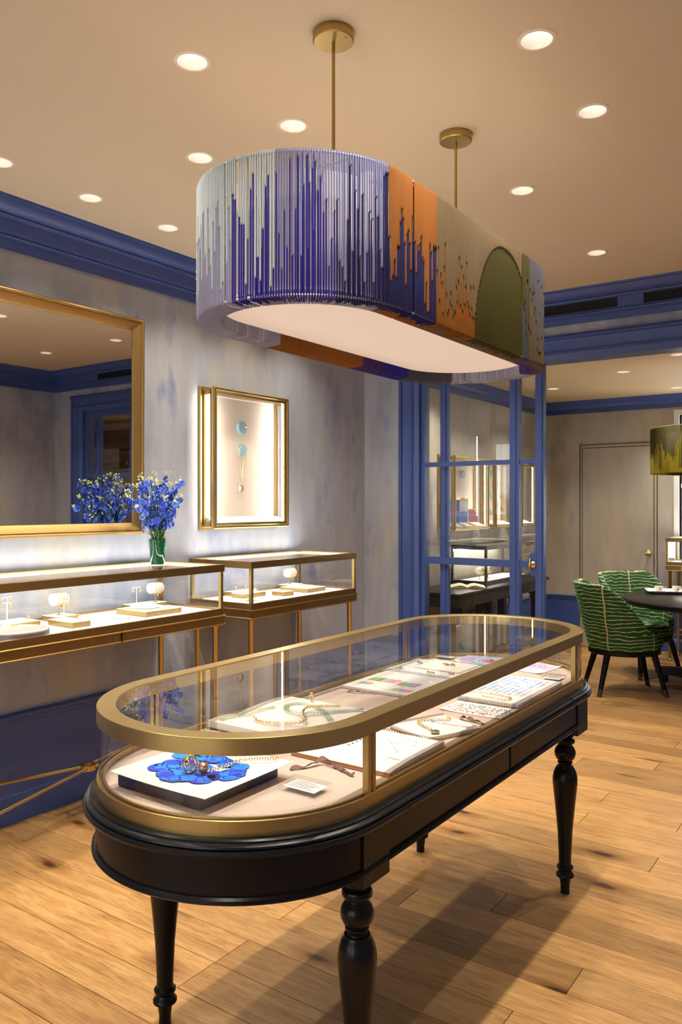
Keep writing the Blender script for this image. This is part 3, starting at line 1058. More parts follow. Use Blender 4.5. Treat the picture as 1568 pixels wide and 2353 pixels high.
mb.build('band', gold_m, rg)
MB().ball((0, 0, .019), .009, 12, 8, 0, (1, .9, .8)).build('dome', gold_m, rg)

bk.location.x, bk.scale.x = -1.35 * .16, .84
cn.location.x = -1.35 * .16
cn.scale.x = .84
rg.location.x = -1.594
# spiral pad with colour swatches
sp_ = thing('spiral_pad', 'open spiral pad with striped green and coral colour swatches', 'sketchbook', (0, 0, DZ))
MB().bevbox(-1.79, -1.422, 2.415, 2.73, .001, .011, .001).build('lower_page', paper_w, sp_)
MB().box(-1.792, -1.42, 2.413, 2.73, 0, .001).build('back_board', cover_m, sp_, 0)
MB().bevbox(-1.83, -1.43, 2.745, 3.04, .001, .008, .001).build('upper_page', paper_w, sp_)
coil(sp_, -1.82, -1.43, 2.7375, .0105, .0075, .0078)
pg = Page(.011)
def swatch(x, y, wx, wy, cols):
    n = len(cols)
    for k, c in enumerate(cols):
        pg.poly([(x + wx * k / n, y), (x + wx * (k + 1) / n, y), (x + wx * (k + 1) / n + .006, y + wy), (x + wx * k / n + .006, y + wy)], c)
G1, OR, LV, SG, BR, PK = (.25, .6, .12), (.85, .3, .16), (.35, .4, .72), (.5, .55, .3), (.3, .15, .08), (.75, .2, .25)
swatch(-1.755, 2.545, .15, .06, [G1, G1, BR, SG, LV, OR, OR])
swatch(-1.755, 2.48, .065, .03, [G1, LV, OR])
swatch(-1.59, 2.53, .11, .06, [LV, PK, G1, G1, LV, LV, PK])
swatch(-1.55, 2.45, .10, .035, [G1, SG, LV, OR, OR])
for k in range(5):
    x, y = -1.50 + .05 * (k % 2), 2.60 + .03 * k * .7
    for a in range(3):
        pg.line([(x + .014 * cos(q) * (1 - .2 * a), y + .007 * sin(q)) for q in [2 * pi * i / 10 for i in range(11)]], .0006, (.4, .38, .36))
pg.build(sp_)
sp_.location.x, sp_.scale.x = -1.35 * .22, .78
# card with gold earrings lying on the pad
MB().bevbox(-1.635, -1.43, 2.85, 3.035, DZ + .0083, DZ + .0135, .001).build('mounting_card', paper_m)
tag(bpy.data.objects['mounting_card'], 'small ivory card with a wire loop lying on the swatch pad', 'card')
lp = MB().tube([(-1.64 + .012 * cos(q) - .012, 2.93 + .008 * sin(q), DZ + .012 + .006 * sin(q / 2)) for q in [2 * pi * i / 14 for i in range(14)]], .0013, 6, 0, True).build('wire_loop', wire_m, bpy.data.objects['mounting_card'])
random.seed(9)
def cluster(label, x, y, z, R, k, name='gold_earring', cat='earring', group=None):
    mb = MB()
    for i in range(k):
        a, q = random.uniform(0, 2 * pi), random.random() ** .5
        p = (R * q * cos(a), .7 * R * q * sin(a), random.uniform(.002, .006))
        if i % 2:
            mb.torus(p, random.uniform(.003, .006), .0011, 'Z', 10, 5, 0, Matrix.Rotation(random.uniform(-.8, .8), 3, 'X'))
        else:
            mb.ball(p, random.uniform(.002, .004), 8, 5)
    return tag(mb.build(name, gold_m, None, 35, (x, y, z)), label, cat, group)
cluster('spray of gold earrings on the ivory card', -1.525, 2.955, DZ + .0137, .03, 22)
cluster('gold brooch on the upper page beside the ivory card', -1.675, 2.80, DZ + .0082, .020, 12, 'gold_brooch', 'brooch')
cluster('gold earring on the swatch pad nearest the wire coil', -1.53, 2.80, DZ + .0082, .014, 10)
cluster('gold earring on the swatch pad beside the corner of the ivory card', -1.45, 2.82, DZ + .0082, .013, 9)

# marbled sheets
def sheet(name, label, cat, x0, x1, y0, y1, z=DZ, m=None, warp=.004, rz=0):
    t = thing(name, label, cat, ((x0 + x1) / 2, (y0 + y1) / 2, z), rz)
    a, b = (x1 - x0) / 2, (y1 - y0) / 2
    mb = MB()
    rr = [[(-a + 2 * a * i / 8, -b + 2 * b * j / 8, .0008 + warp * ((i - 4) / 4) ** 4 * ((j - 4) / 4) ** 2) for i in range(9)] for j in range(9)]
    mb.loft(rr, False)
    mb.loft([[(x, y, z - .0006) for x, y, z in r] for r in rr], False)
    mb.build('sheet', m or paper_w, t)
    return t
ms = sheet('marbled_sheet', 'marbled sheet with magenta, yellow and turquoise rings', 'painting', -1.59, -1.345, 3.10, 3.28)
pg = Page(.0013)
pg.rect(-.12, .12, -.095, .095, (.48, .42, .72))
for r, c in ((.088, (.32, .3, .72)), (.078, (.2, .5, .68)), (.066, (.5, .62, .3)), (.058, (.12, .55, .6)), (.046, (.75, .3, .35)), (.038, (.62, .12, .55)), (.022, (.5, .1, .45))):
    pg.disc(.02, 0, r, c, 28)
pg.build(ms)
cluster('gold ring cluster in the middle of the marbled rings', -1.447, 3.19, DZ + .002, .016, 12, 'gold_ornament', 'ornament')
ls = sheet('lavender_sheet', 'pale lavender sheet with a purple swirl', 'painting', -1.30, -1.165, 3.07, 3.27, rz=-.12)
pg = Page(.0013)
pg.rect(-.062, .062, -.095, .095, (.70, .63, .78))
for r, c in ((.055, (.5, .42, .75)), (.048, (.72, .64, .8)), (.036, (.45, .36, .74)), (.03, (.7, .62, .8)), (.016, (.5, .42, .75))):
    pg.disc(-.03, .02, r, c, 24, 1.3)
pg.build(ls)
cluster('small gold charm at the edge of the lavender sheet', -1.30, 3.05, DZ + .0012, .009, 6, 'gold_charm', 'charm')
# rainbow dotted sheet
rs = sheet('dotted_sheet', 'sheet with red and rainbow dots tucked under the blue dot pad', 'painting', -1.25, -1.02, 2.345, 2.53)
pg = Page(.0012)
random.seed(4)
for k in range(420):
    x, y = random.uniform(-.105, .105), random.uniform(-.08, .03)
    t = (y + .08) / .11
    c = [(.55, .06, .16), (.7, .2, .3), (.5, .35, .2), (.2, .4, .3), (.25, .3, .6)][min(4, int(t * 5 + random.uniform(-.5, .5)))] if t > 0 else (.5, .05, .15)
    pg.disc(x, y, random.uniform(.0016, .003), c, 6)
pg.build(rs)
# blue dot pad
dp = thing('spiral_pad', 'spiral pad painted with a grid of pale blue dots', 'sketchbook', (0, 0, DZ + .0022))
MB().bevbox(-1.255, -1.035, 2.495, 2.915, .002, .013, .001).build('pages', paper_m, dp)
MB().bevbox(-1.258, -1.032, 2.492, 2.918, 0, .002, .0005).build('back_board', cover_m, dp)
coil(dp, -1.25, -1.04, 2.492, .008, .008, .0085)
pg = Page(.013)
for i in range(8):
    for j in range(13):
        c = random.choice([(.45, .55, .8), (.3, .42, .78), (.55, .64, .82), (.22, .34, .75)])
        pg.disc(-1.232 + i * .0225, 2.62 + j * .0215, .0078, c, 12)
pg.build(dp)
c2 = chain(smooth_path([(-1.245, 2.56, 0), (-1.19, 2.585, 0), (-1.13, 2.575, 0), (-1.09, 2.56, 0), (-1.085, 2.53, 0), (-1.13, 2.525, 0), (-1.19, 2.54, 0)], 6), .0038, .001).build('gold_chain', gold_m)
c2.location.z = DZ + .018
tag(c2, 'fine gold chain on the pad of pale blue dots', 'necklace')
# pad with the pendant
cp = thing('spiral_pad', 'slanted spiral pad with a blue and pink painted ribbon', 'sketchbook', (-1.143, 2.125, DZ), -.40)
MB().bevbox(-.085, .085, -.105, .105, .003, .013, .001).build('pages', paper_m, cp)
MB().bevbox(-.088, .088, -.108, .108, 0, .003, .0005).build('back_board', cover_m, cp)
coil(cp, -.105, .105, -.088, .009, .0085, .0075, 'Y', wire_m)
pg = Page(.013)
for k in range(120):
    t = random.random()
    x, y = -.055 + .13 * t + random.uniform(-.004, .004), .015 + .06 * t + random.uniform(-.012, .012) * (1.2 - .5 * t)
    pg.line([(x, y), (x + .006, y + .003)], .0014, (.28, .3, .75) if t < .5 + random.uniform(-.12, .12) else (.78, .22, .4))
pg.build(cp)
c3 = thing('pendant_necklace', 'gold pendant necklace with a dark oval stone on the slanted pad', 'necklace', (-1.143, 2.125, DZ + .0175), -.40)
chain(smooth_path([(-.05, .085, 0), (-.02, .07, 0), (-.05, .03, 0), (-.06, -.02, 0), (-.02, -.04, 0), (.02, -.045, 0), (.045, -.05, 0)], 6), .0038, .001).build('chain', gold_m, c3)
MB().torus((.063, -.053, .002), .0115, .0022, 'Z', 20, 8).build('setting', gold_m, c3)
MB().ball((.063, -.053, .002), .0105, 14, 8, 0, (1, 1, .35)).build('stone', P('dark_stone', (.03, .09, .05), .08, coat=.6), c3)
# kraft covered pad
kp = thing('sketch_pad', 'large kraft covered sketch pad with arrow drawings', 'sketchbook', (0, 0, DZ))
MB().bevbox(-1.35, -1.035, 1.685, 1.985, 0, .004, .001).build('back_cover', cover_m, kp)
mb = MB()
mb.extr([(1.69, .004), (1.69, .009), (1.72, .013), (1.80, .0165), (1.98, .018), (1.98, .004)], -1.345, -1.04, 'X')
mb.build('pages', paper_m, kp, 30)
MB().box(-1.348, -1.037, 1.6865, 1.6895, .004, .010).build('cover_fold', cover_m, kp, 0)
coil(kp, -1.34, -1.04, 1.984, .014, .0085, .009)
pg = Page(.0182)
pg.rect(-1.33, -1.27, 1.90, 1.95, (.62, .68, .82))
pg.line([(-1.335, 1.895), (-1.265, 1.95)], .002, (.5, .35, .2))
for k in range(5):
    pg.poly([(-1.245, 1.80 + .02 * k), (-1.232, 1.803 + .02 * k), (-1.245, 1.808 + .02 * k)], [(.5, .1, .1), (.1, .3, .1), (.3, .2, .5), (.2, .2, .5), (.3, .6, .1)][k])
for a, b in (((-1.20, 1.84), (-1.10, 1.93)), ((-1.20, 1.93), (-1.10, 1.83)), ((-1.21, 1.88), (-1.09, 1.90)), ((-1.18, 1.80), (-1.13, 1.94))):
    pg.line([a, b], .0009, (.3, .25, .25))
    pg.disc(b[0], b[1], .004, random.choice([(.25, .25, .6), (.55, .4, .3)]), 8, .5)
pg.z = .0168
pg.rect(-1.10, -1.062, 1.775, 1.7785, (.75, .55, .12))
pg.build(kp)

# ------------------------------------------------------------------ the long cord lamp
LX, LA, LB, LR, LZ0, LZ1 = -1.395, 1.815, 2.799, 0.311, 2.02, 2.385
lamp = thing('cord_pendant_lamp', 'long oval ceiling lamp of blue, orange and olive cords on two brass rods', 'pendant lamp', (LX, (LA + LB) / 2, CZ))
LC = Vector((LX, (LA + LB) / 2, CZ))
def lv(d, z, n=36):
    return [(p[0] - LC.x, p[1] - LC.y, p[2] - LC.z) for p in oval(d, z, n, LX, LA, LB, LR, LR)]
for y in (1.921, 2.718):
    ca = MB().lathe([(.003, -.030), (.058, -.029), (.0615, -.026), (.0615, -.003), (.06, -.0005)], 36).build('canopy', brass_m, lamp, 35, (LX + .018 - LC.x, y - LC.y, 0))
    MB().lathe([(.004, -.032), (.004, -.029)], 10).build('screw', brass_d, ca, 35, (.045, 0, .002))
    MB().tube([(LX + .018 - LC.x, y - LC.y, -.03), (LX + .018 - LC.x, y - LC.y, LZ1 - .03 - CZ)], .0052, 12).build('rod', brass_m, lamp)
fr = MB()
for z in (LZ1 - .002, LZ0 + .004):
    fr.tube(lv(-.004, z), .004, 6, 0, True)
for y in (-.64, -.4, 0, .4, .64):
    hw = .3 if abs(y) < .5 else .27
    fr.tube([(-hw, y, LZ1 - .004 - CZ), (hw, y, LZ1 - .004 - CZ)], .004, 6)
fr.build('wire_frame', P('lamp_frame_metal', (.55, .5, .45), .4, .6), lamp)
MB().loft([lv(-.07, LZ0 + .034), lv(-.07, LZ0 + .042)], True, True).build('diffuser', diff_m, lamp)
MB().loft([lv(-.085, LZ0 + .044), lv(-.085, LZ1 - .012), lv(-.09, LZ1 - .012), lv(-.09, LZ0 + .044)], True, False, 0, True).build('liner', liner_m, lamp)
# cords: walk the outline; every cord hangs in one colour down to its own height and goes on in another
cc = {'silver': (.42, .46, .47), 'lilac': (.32, .31, .42), 'slate': (.15, .16, .31), 'indigo': (.026, .018, .25), 'navy': (.018, .015, .095), 'orange': (.25, .08, .005),
      'rust': (.27, .085, .015), 'tan': (.135, .088, .042), 'olive': (.05, .042, .003), 'grey': (.065, .062, .075), 'purple': (.05, .025, .14)}
cm = {k: P('cord_' + k, v, .8, spec=.25) for k, v in cc.items()}
cb = {k: MB() for k in cc}
random.seed(21)
def outline(sv):
    """arc length from the middle of the near end, counter-clockwise (towards the front side)"""
    q = pi * LR / 2
    S = LB - LA
    sv = sv % (2 * S + 4 * q)
    if sv < q:
        a = -pi / 2 + sv / LR
        return LX + LR * cos(a), LA + LR * sin(a), cos(a), sin(a)
    if sv < q + S:
        return LX + LR, LA + sv - q, 1, 0
    if sv < q + S + 2 * q:
        a = (sv - q - S) / LR
        return LX + LR * cos(a), LB + LR * sin(a), cos(a), sin(a)
    if sv < 3 * q + 2 * S:
        return LX - LR, LB - (sv - 3 * q - S), -1, 0
    a = pi + (sv - 3 * q - 2 * S) / LR
    return LX + LR * cos(a), LA + LR * sin(a), cos(a), sin(a)
Q = pi * LR / 2
S_ = LB - LA
TOT = 2 * S_ + 4 * Q
def plan(sv):
    """colours: above, below, mean fraction of the drop, spread, inner band"""
    f = sv - Q                                   # along the front straight, 0..S
    if f < 0 or sv > TOT - 1.35 * Q:             # near end
        a = sv / LR * 57.3 if sv < Q + .01 else (sv - TOT) / LR * 57.3     # -..90
        if a < 0:
            return 'silver', 'lilac', .55, .35, 'lilac'
        if a < 23:
            return 'silver', 'indigo', .52, .42, 'lilac'
        if a < 51:
            return 'slate', 'indigo', .42, .40, 'lilac'
        if a < 81:
            return 'slate', 'navy', .48, .42, 'lilac'
        return 'orange', 'navy', .55, .34, 'orange'
    if f < S_:
        if f < .20:
            return 'orange', 'navy', .60, .34, 'orange'
        if f < .45:
            return 'tan', 'orange', .62, .33, 'tan'
        if f < .83:
            t = (f - .45) / .38
            q = abs(t - .62) / .63
            return 'tan', 'olive', max(.06, 1 - (1 - min(1, q) ** 2.2) ** .6 * .93), .0, 'tan'
        if f < .90:
            return 'olive', 'grey', .55, .35, 'tan'
        return 'grey', 'tan', .55, .38, 'purple'
    if sv < Q + S_ + 2 * Q:                      # far end
        t = (sv - Q - S_) / (2 * Q)
        if t < .25:
            return 'grey', 'tan', .5, .4, 'purple'
        if t < .7:
            return 'lilac', 'lilac', .5, .3, 'lilac'
        return 'lilac', 'grey', .5, .3, 'grey'
    b = sv - 3 * Q - S_                          # back straight
    if b < .18:
        return 'indigo', 'indigo', .5, .3, 'indigo'
    if b < .33:
        return 'navy', 'purple', .5, .3, 'purple'
    if b < .62:
        return 'rust', 'rust', .5, .3, 'rust'
    if b < .86:
        return 'orange', 'orange', .5, .3, 'orange'
    return 'tan', 'tan', .5, .3, 'tan'
NC = 560
pc = lambda x, y, z: (x - LC.x, y - LC.y, z - LC.z)
for k in range(NC):
    sv = TOT * k / NC
    x, y, nx, ny = outline(sv)
    up_, lo_, mean, spd, inn = plan(sv)
    fr_ = mean + random.uniform(-spd, spd) if spd else mean
    fr_ = min(.97, max(.04, fr_))
    zb = LZ1 - (LZ1 - LZ0) * fr_
    if random.random() < .02 and spd:
        continue                                 # small gaps
    r = .0025
    if inn == 'lilac' and random.random() < .45:
        inn = random.choice(('silver', 'lilac'))
    cb[up_].tube([pc(x - nx * .010, y - ny * .010, LZ1 - .001), pc(x - nx * .002, y - ny * .002, LZ1 + .003), pc(x, y, LZ1 - .004), pc(x, y, zb)], r, 5)
    if k % 2 and spd:                            # a second, inner row of cords
        zi = LZ1 - (LZ1 - LZ0) * random.uniform(.15, .75)
        xi, yi, ni, mi_ = outline(sv + TOT / NC * .5)
        xi, yi = xi - ni * .014, yi - mi_ * .014
        cb[up_].tube([pc(xi, yi, LZ1 - .002), pc(xi, yi, zi)], r * .9, 4)
        cb[lo_].tube([pc(xi, yi, zi), pc(xi, yi, LZ0 + .003)], r * .9, 4)
    # knot where the colours meet
    cb[up_].tube([pc(x, y, zb - .002), pc(x + nx * .002, y + ny * .002, zb + .003)], r * 1.25, 5)
    bw_ = .064
    sp1 = random.uniform(.25, .75)
    cb[lo_].tube([pc(x - nx * .001, y - ny * .001, zb), pc(x, y, LZ0 + .006), pc(x - nx * .003, y - ny * .003, LZ0 - .001), pc(x - nx * bw_ * sp1, y - ny * bw_ * sp1, LZ0 - .002)], r, 5)
    cb[inn].tube([pc(x - nx * bw_ * sp1, y - ny * bw_ * sp1, LZ0 - .002), pc(x - nx * (bw_ + .002), y - ny * (bw_ + .002), LZ0 - .001), pc(x - nx * (bw_ + .006), y - ny * (bw_ + .006), LZ0 + .006), pc(x - nx * (bw_ + .006), y - ny * (bw_ + .006), LZ0 + .036)], r, 5)
for k, mb in cb.items():
    if mb.v:
        o = stuff(mb.build('cord', cm[k], lamp))
        o['label'] = k + ' cords of the lamp'

# ------------------------------------------------------------------ brass showcases along the wall
def showcase(label, cx, cy, L, D, rz=0, joint=True, lettering=False, led=None):
    t = thing('brass_showcase', label, 'showcase', (cx, cy, 0), rz)
    a, b = D / 2, L / 2                          # local x = depth (front at +x), local y = length
    lg = MB().lathe([(.016, 0), (.018, .004), (.018, .012), (.0145, .016), (.0145, .845), (.018, .85), (.020, .858), (.022, .866), (.022, .869)], 18).mesh('leg', brass_m)
    for sx in (1, -1):
        for sy in (1, -1):
            inst('leg', lg, t, (sx * (a - .035), sy * (b - .035), 0))
    # apron with two beads
    prof = [(-.012, .868), (.004, .868), (.006, .871), (.004, .874), (0, .875), (0, .911), (.005, .913), (.0065, .9165), (.004, .92), (-.012, .92)]
    rect = lambda d, z: [(a + d, -b - d, z), (a + d, b + d, z), (-a - d, b + d, z), (-a - d, -b - d, z)]
    ap = MB().loft([rect(d, z) for d, z in prof], True, False, 0, True).build('apron', brass_d, t, 25)
    MB().loft([rect(-.012, .9), rect(-.012, .918)], True, True).build('bottom_panel', brass_d, t, 0)
    MB().loft([rect(d, z) for d, z in ((-.02, .9205), (-.004, .9205), (-.004, .953), (-.006, .954), (-.02, .954))], True, False, 0, True).build('lower_frame', brass_d, t, 0)
    MB().loft([rect(-.02, .9206), rect(-.02, .944)], True, True).build('deck', deck2_m, t, 0)
    MB().loft([rect(d, z) for d, z in ((-.032, 1.149), (0, 1.148), (.0005, 1.149), (.0005, 1.185), (0, 1.186), (-.032, 1.186))], True, False, 0, True).build('top_frame', brass_d, t, 0)
    po = MB().box(-.009, .009, -.009, .009, .953, 1.149).mesh('upright', brass_m, 0)
    for sx in (1, -1):
        for sy in (1, -1):
            inst('upright', po, t, (sx * (a - .0135), sy * (b - .0135), 0))
    def pane(x0, x1, y0, y1, z0, z1):
        MB().box(x0, x1, y0, y1, z0, z1).build('glass_pane', glass_m, t, 0)
    if joint:
        pane(a - .011, a - .006, -b + .024, -.001, .95, 1.15)
        pane(a - .011, a - .006, .001, b - .024, .95, 1.15)
    else:
        pane(a - .011, a - .006, -b + .024, b - .024, .95, 1.15)
    pane(-a + .006, -a + .011, -b + .024, b - .024, .95, 1.15)
    for s in (1, -1):
        y = s * (b - .0085)
        pane(-a + .024, a - .024, y - .0025, y + .0025, .95, 1.15)
    pane(-a + .03, a - .03, -b + .03, b - .03, 1.179, 1.184)
    for x0, x1, y0, y1 in ((-a + .033, -a + .085, -b + .04, b - .04), (a - .05, a - .033, -b + .04, b - .04), (-a + .09, a - .06, b - .065, b - .033), (-a + .09, a - .06, -b + .033, -b + .065)):
        MB().box(x0, x1, y0, y1, 1.1705, 1.178).build('light_strip', led or led_m, t, 0)
    # crossed stretcher rods through a ring
    for sx in (1, -1):
        for sy in (1, -1):
            MB().tube([(sx * (a - .035), sy * (b - .035), .25), (sx * .02, sy * .026, .25)], .0078, 10).build('stretcher', brass_m, t)
    MB().loft([[(r * cos(2 * pi * i / 24), r * sin(2 * pi * i / 24), z) for i in range(24)] for r, z in ((.036, .236), (.036, .262), (.024, .262), (.024, .236))], True, False, 0, True).build('stretcher_ring', brass_m, t)
    if lettering:
        for txt, y, sz in (('TEMPLE', -.093, .030), ('S', .022, .026), ('T', .036, .017), ('CLAIR', .100, .030)):
            me = text_mesh(txt, sz)
            me.materials.append(P('engraving_' + txt, (.24, .155, .065), .5, .9))
            o = inst('lettering', me, ap)
            o.matrix_local = Matrix.Translation((a + .0004, y, .8935 + (.004 if txt == 'T' else 0))) @ Matrix(((0, 0, 1, 0), (1, 0, 0, 0), (0, 1, 0, 0), (0, 0, 0, 1)))
        MB().box(a, a + .0065, -.0012, .0012, .868, .92).build('apron_joint', dark_m, ap, 0)
    return t
showcase('long brass and glass showcase standing under the gilt mirror', -3.174, 2.414, 1.362, .488, 0, True, True)
s2 = showcase('brass and glass showcase standing under the lit wall box', -3.174, 3.83, 1.042, .488, 0, False)
mb = MB()
for x, y in ((.246, .0), (.246, -.007), (.246, .007), (.246, 0)):
    pass
for y, z in ((0, .888), (-.007, .899), (.007, .899), (0, .894), (-.007, .903), (.007, .903)):
    mb.ball((.2455, y, z), .0018, 6, 4)
mb.build('emblem', gold_m, [c for c in s2.children if c.name.startswith('apron')][0])
showcase('brass and glass showcase standing under the white window', -1.33, 8.31, 1.04, .44, -pi / 2, False)

SZ = .9445
def riser(label, x0, x1, y0, y1, h=.026, top=None, z=SZ, group=None):
    t = thing('riser', label, 'display riser', ((x0 + x1) / 2, (y0 + y1) / 2, z), 0, group)
    a, b = (x1 - x0) / 2, (y1 - y0) / 2
    MB().bevbox(-a, a, -b, b, 0, h - .002, .0008).build('body', brass_m, t)
    MB().bevbox(-a + .001, a - .001, -b + .001, b - .001, h - .002, h, .0005).build('pad', top or ivory_m, t)
    return t
def bolster(label, x, y, z, rz=0, L=.085, R=.029):
    t = thing('bracelet_bolster', label, 'bracelet stand', (x, y, z), rz)
    mb = MB()
    yz = [(-L / 2, R * .5), (-L / 2 + .002, R * .9), (-L / 2 + .006, R), (L / 2 - .006, R), (L / 2 - .002, R * .9), (L / 2, R * .5)]
    mb.loft([[(r * cos(2 * pi * i / 20), yy_, .075 + r * sin(2 * pi * i / 20)) for i in range(20)] for yy_, r in yz], True, True)
    mb.build('cushion', ivory_m, t)
    MB().tube([(0, 0, .0005), (0, 0, .05)], .003, 8).build('post', brass_m, t)
    MB().lathe([(.012, .0003), (.012, .003), (.004, .004)], 14).build('foot', brass_m, t)
    for k, q in enumerate((-.012, .008, .024)):
        bg = MB().torus((0, q, .075), R + .0022, .0022, 'Y', 24, 6)
        for j in range(6):
            an = j * pi / 3
            bg.ball(((R + .004) * cos(an), q, .075 + (R + .004) * sin(an)), .0032, 6, 4)
        o = bg.build('bangle', gold_m, t)
        if k == 1:
            MB().ball((R * .4, q, .075 - R - .008), .006, 8, 5, 0, (1, .6, 1.2)).build('charm', gold_m, o)
    return t
def earstand(label, x, y, z, h=.09, w=.04, rz=0):
    t = thing('earring_stand', label, 'earring stand', (x, y, z), rz)
    MB().tube([(0, 0, .0003), (0, 0, h)], .002, 8).build('post', ivory_m, t)
    MB().tube([(0, -w / 2, h), (0, w / 2, h)], .002, 8).build('bar', ivory_m, t)
    for s in (1, -1):
        mb = MB().torus((0, s * w / 2, h - .009), .006, .0011, 'X', 14, 5).ball((.0, s * w / 2, h - .02), .0045, 8, 5, 0, (1, 1, 1.5))
        mb.build('earring', gold_m, t)
    return t
def small_ring(label, x, y, z):
    return tag(MB().torus((0, 0, .0115), .0095, .0022, 'X', 20, 7).ball((0, 0, .0225), .004, 8, 5).build('gold_ring', gold_m, None, 35, (x, y, z)), label, 'ring')
# first showcase
riser('gold sided ivory riser with an earring stand and a small ring at its end', -3.235, -3.05, 2.237, 2.334)
riser('gold sided ivory riser under the bracelet cushion by the earring stand', -3.375, -3.26, 2.30, 2.42)
riser('gold sided ivory riser carrying two earring stands beside the grey disc', -3.385, -3.238, 2.02, 2.2)
dk = thing('jewel_disc', 'round grey leather disc with a gold bar brooch', 'display disc', (-3.10, 1.97, SZ))
MB().lathe([(.150, 0), (.150, .022), (.148, .024)], 40).build('body', grey_m, dk)
MB().lathe([(.146, .024), (.146, .0255)], 40).build('top', P('taupe_suede', (.42, .34, .30), .8), dk)
cluster('gold bar brooch lying on the grey leather disc', -3.19, 2.04, SZ + .0258, .02, 14, 'gold_brooch', 'brooch')
bolster('ivory bracelet cushion with gold bangles nearer the grey disc', -3.325, 2.36, SZ + .026)
earstand('ivory earring stand behind the ring beside the grey disc', -3.36, 2.11, SZ + .026, .105, .042)
earstand('low ivory earring stand before the taller one beside the grey disc', -3.325, 2.085, SZ + .026, .085, .042)
earstand('single ivory earring stand in front of the bracelet cushion', -3.16, 2.27, SZ + .026, .085, .05)
small_ring('gold ring on the riser with two earring stands', -3.265, 2.155, SZ + .026)
small_ring('gold ring on the riser with a single earring stand', -3.10, 2.305, SZ + .026)
nk = chain(smooth_path([(-3.38, 2.50, 0), (-3.25, 2.51, 0), (-3.11, 2.545, 0), (-3.07, 2.56, 0), (-3.09, 2.585, 0), (-3.24, 2.55, 0), (-3.38, 2.54, 0)], 6), .003, .0008).build('gold_necklace', gold_m)
nk.location.z = SZ + .003
tag(nk, 'long gold necklace laid flat on the showcase cloth beside the glass joint', 'necklace')
riser('wide gold sided riser with a mint cushion', -3.285, -3.055, 2.67, 2.905, .026, mint_m)
cu = MB()
cu.lathe([(.001, 0), (.07, 0), (.078, .004), (.07, .010), (.03, .014), (.001, .0145)], 30)
tag(cu.build('neck_cushion', mint_m, None, 35, (-3.2, 2.79, SZ + .0262)), 'curved mint neck cushion on the wide riser', 'cushion')
n2 = chain(smooth_path([(-3.26, 2.70, 0), (-3.20, 2.685, 0), (-3.12, 2.70, 0), (-3.085, 2.77, 0), (-3.085, 2.84, 0), (-3.13, 2.885, 0)], 6), .0036, .0009).build('gold_necklace', gold_m)
n2.location.z = SZ + .0295
tag(n2, 'gold necklace draped in front of the mint neck cushion', 'necklace')
riser('narrow gold sided riser behind the mint cushion', -3.395, -3.30, 2.80, 3.03)
bolster('ivory bracelet cushion with gold bangles behind the mint cushion', -3.345, 2.985, SZ + .026)
earstand('ivory earring stand behind the mint cushion', -3.35, 2.86, SZ + .026, .088, .05)
# second showcase
riser('gold sided riser with curled gold rings along the showcase back', -3.39, -3.31, 3.58, 3.80)
riser('gold sided riser with gold rings by the front upright', -3.29, -3.19, 3.535, 3.735)
riser('small square gold sided riser in the middle of the shorter showcase', -3.17, -3.07, 3.77, 3.86)
riser('broad gold sided riser with a flat gold necklace', -3.29, -3.07, 4.0, 4.195)
riser('gold sided riser under the bracelet cushion of the shorter showcase', -3.40, -3.31, 4.10, 4.26)
bolster('ivory bracelet cushion in the showcase under the wall box', -3.355, 4.18, SZ + .026)
for k, (x, y) in enumerate(((-3.35, 3.63), (-3.35, 3.72))):
    t = tag(MB().tube(smooth_path([(0, 0, 0), (0, .002, .014), (0, .008, .026), (0, .016, .028), (0, .018, .020), (0, .012, .017)], 4), .002, 7).build('curled_gold_ring', gold_m, None, 35, (x, y, SZ + .0262)), 'curled gold hook earring standing on the back riser', 'earring', 'curled earrings on the back riser')
for k, y in enumerate((3.58, 3.64, 3.69)):
    o = small_ring('gold ring in the row on the riser by the front upright', -3.24, y, SZ + .026)
    o['group'] = 'row of gold rings'
cluster('small gold ornament on the square riser', -3.12, 3.815, SZ + .0262, .018, 10, 'gold_ornament', 'ornament')
n3 = chain(smooth_path([(-3.26, 4.02, 0), (-3.15, 4.03, 0), (-3.11, 4.10, 0), (-3.15, 4.16, 0), (-3.25, 4.17, 0)], 6), .0034, .0009).build('gold_necklace', gold_m)
n3.location.z = SZ + .0295
tag(n3, 'gold necklace lying on the broad riser of the shorter showcase', 'necklace')
tag(MB().bevbox(-3.12, -3.04, 3.455, 3.50, SZ, SZ + .003, .0005).build('name_plate', gold_m), 'flat gold name plate by the front upright', 'plate')

# ------------------------------------------------------------------ gilt mirror
mr = thing('wall_mirror', 'large rectangular mirror in a gilt frame on the plaster wall', 'mirror', (WX, 2.414, 1.928))
y0, y1, z0, z1 = 1.883 - 2.414, 2.945 - 2.414, 1.344 - 1.928, 2.512 - 1.928
rr = lambda i, x: [(x, y0 + i, z0 + i), (x, y1 - i, z0 + i), (x, y1 - i, z1 - i), (x, y0 + i, z1 - i)]
MB().loft([rr(i, x) for i, x in ((0, .0005), (0, .052), (.004, .058), (.010, .06), (.016, .056), (.019, .050), (.022, .052), (.058, .030), (.061, .026), (.062, .0005))], True, False, 0, True).build('frame', gold_frame, mr, 25)
MB().box(.002, .022, y0 + .055, y1 - .055, z0 + .055, z1 - .055).build('glass', mirror_m, mr, 0)

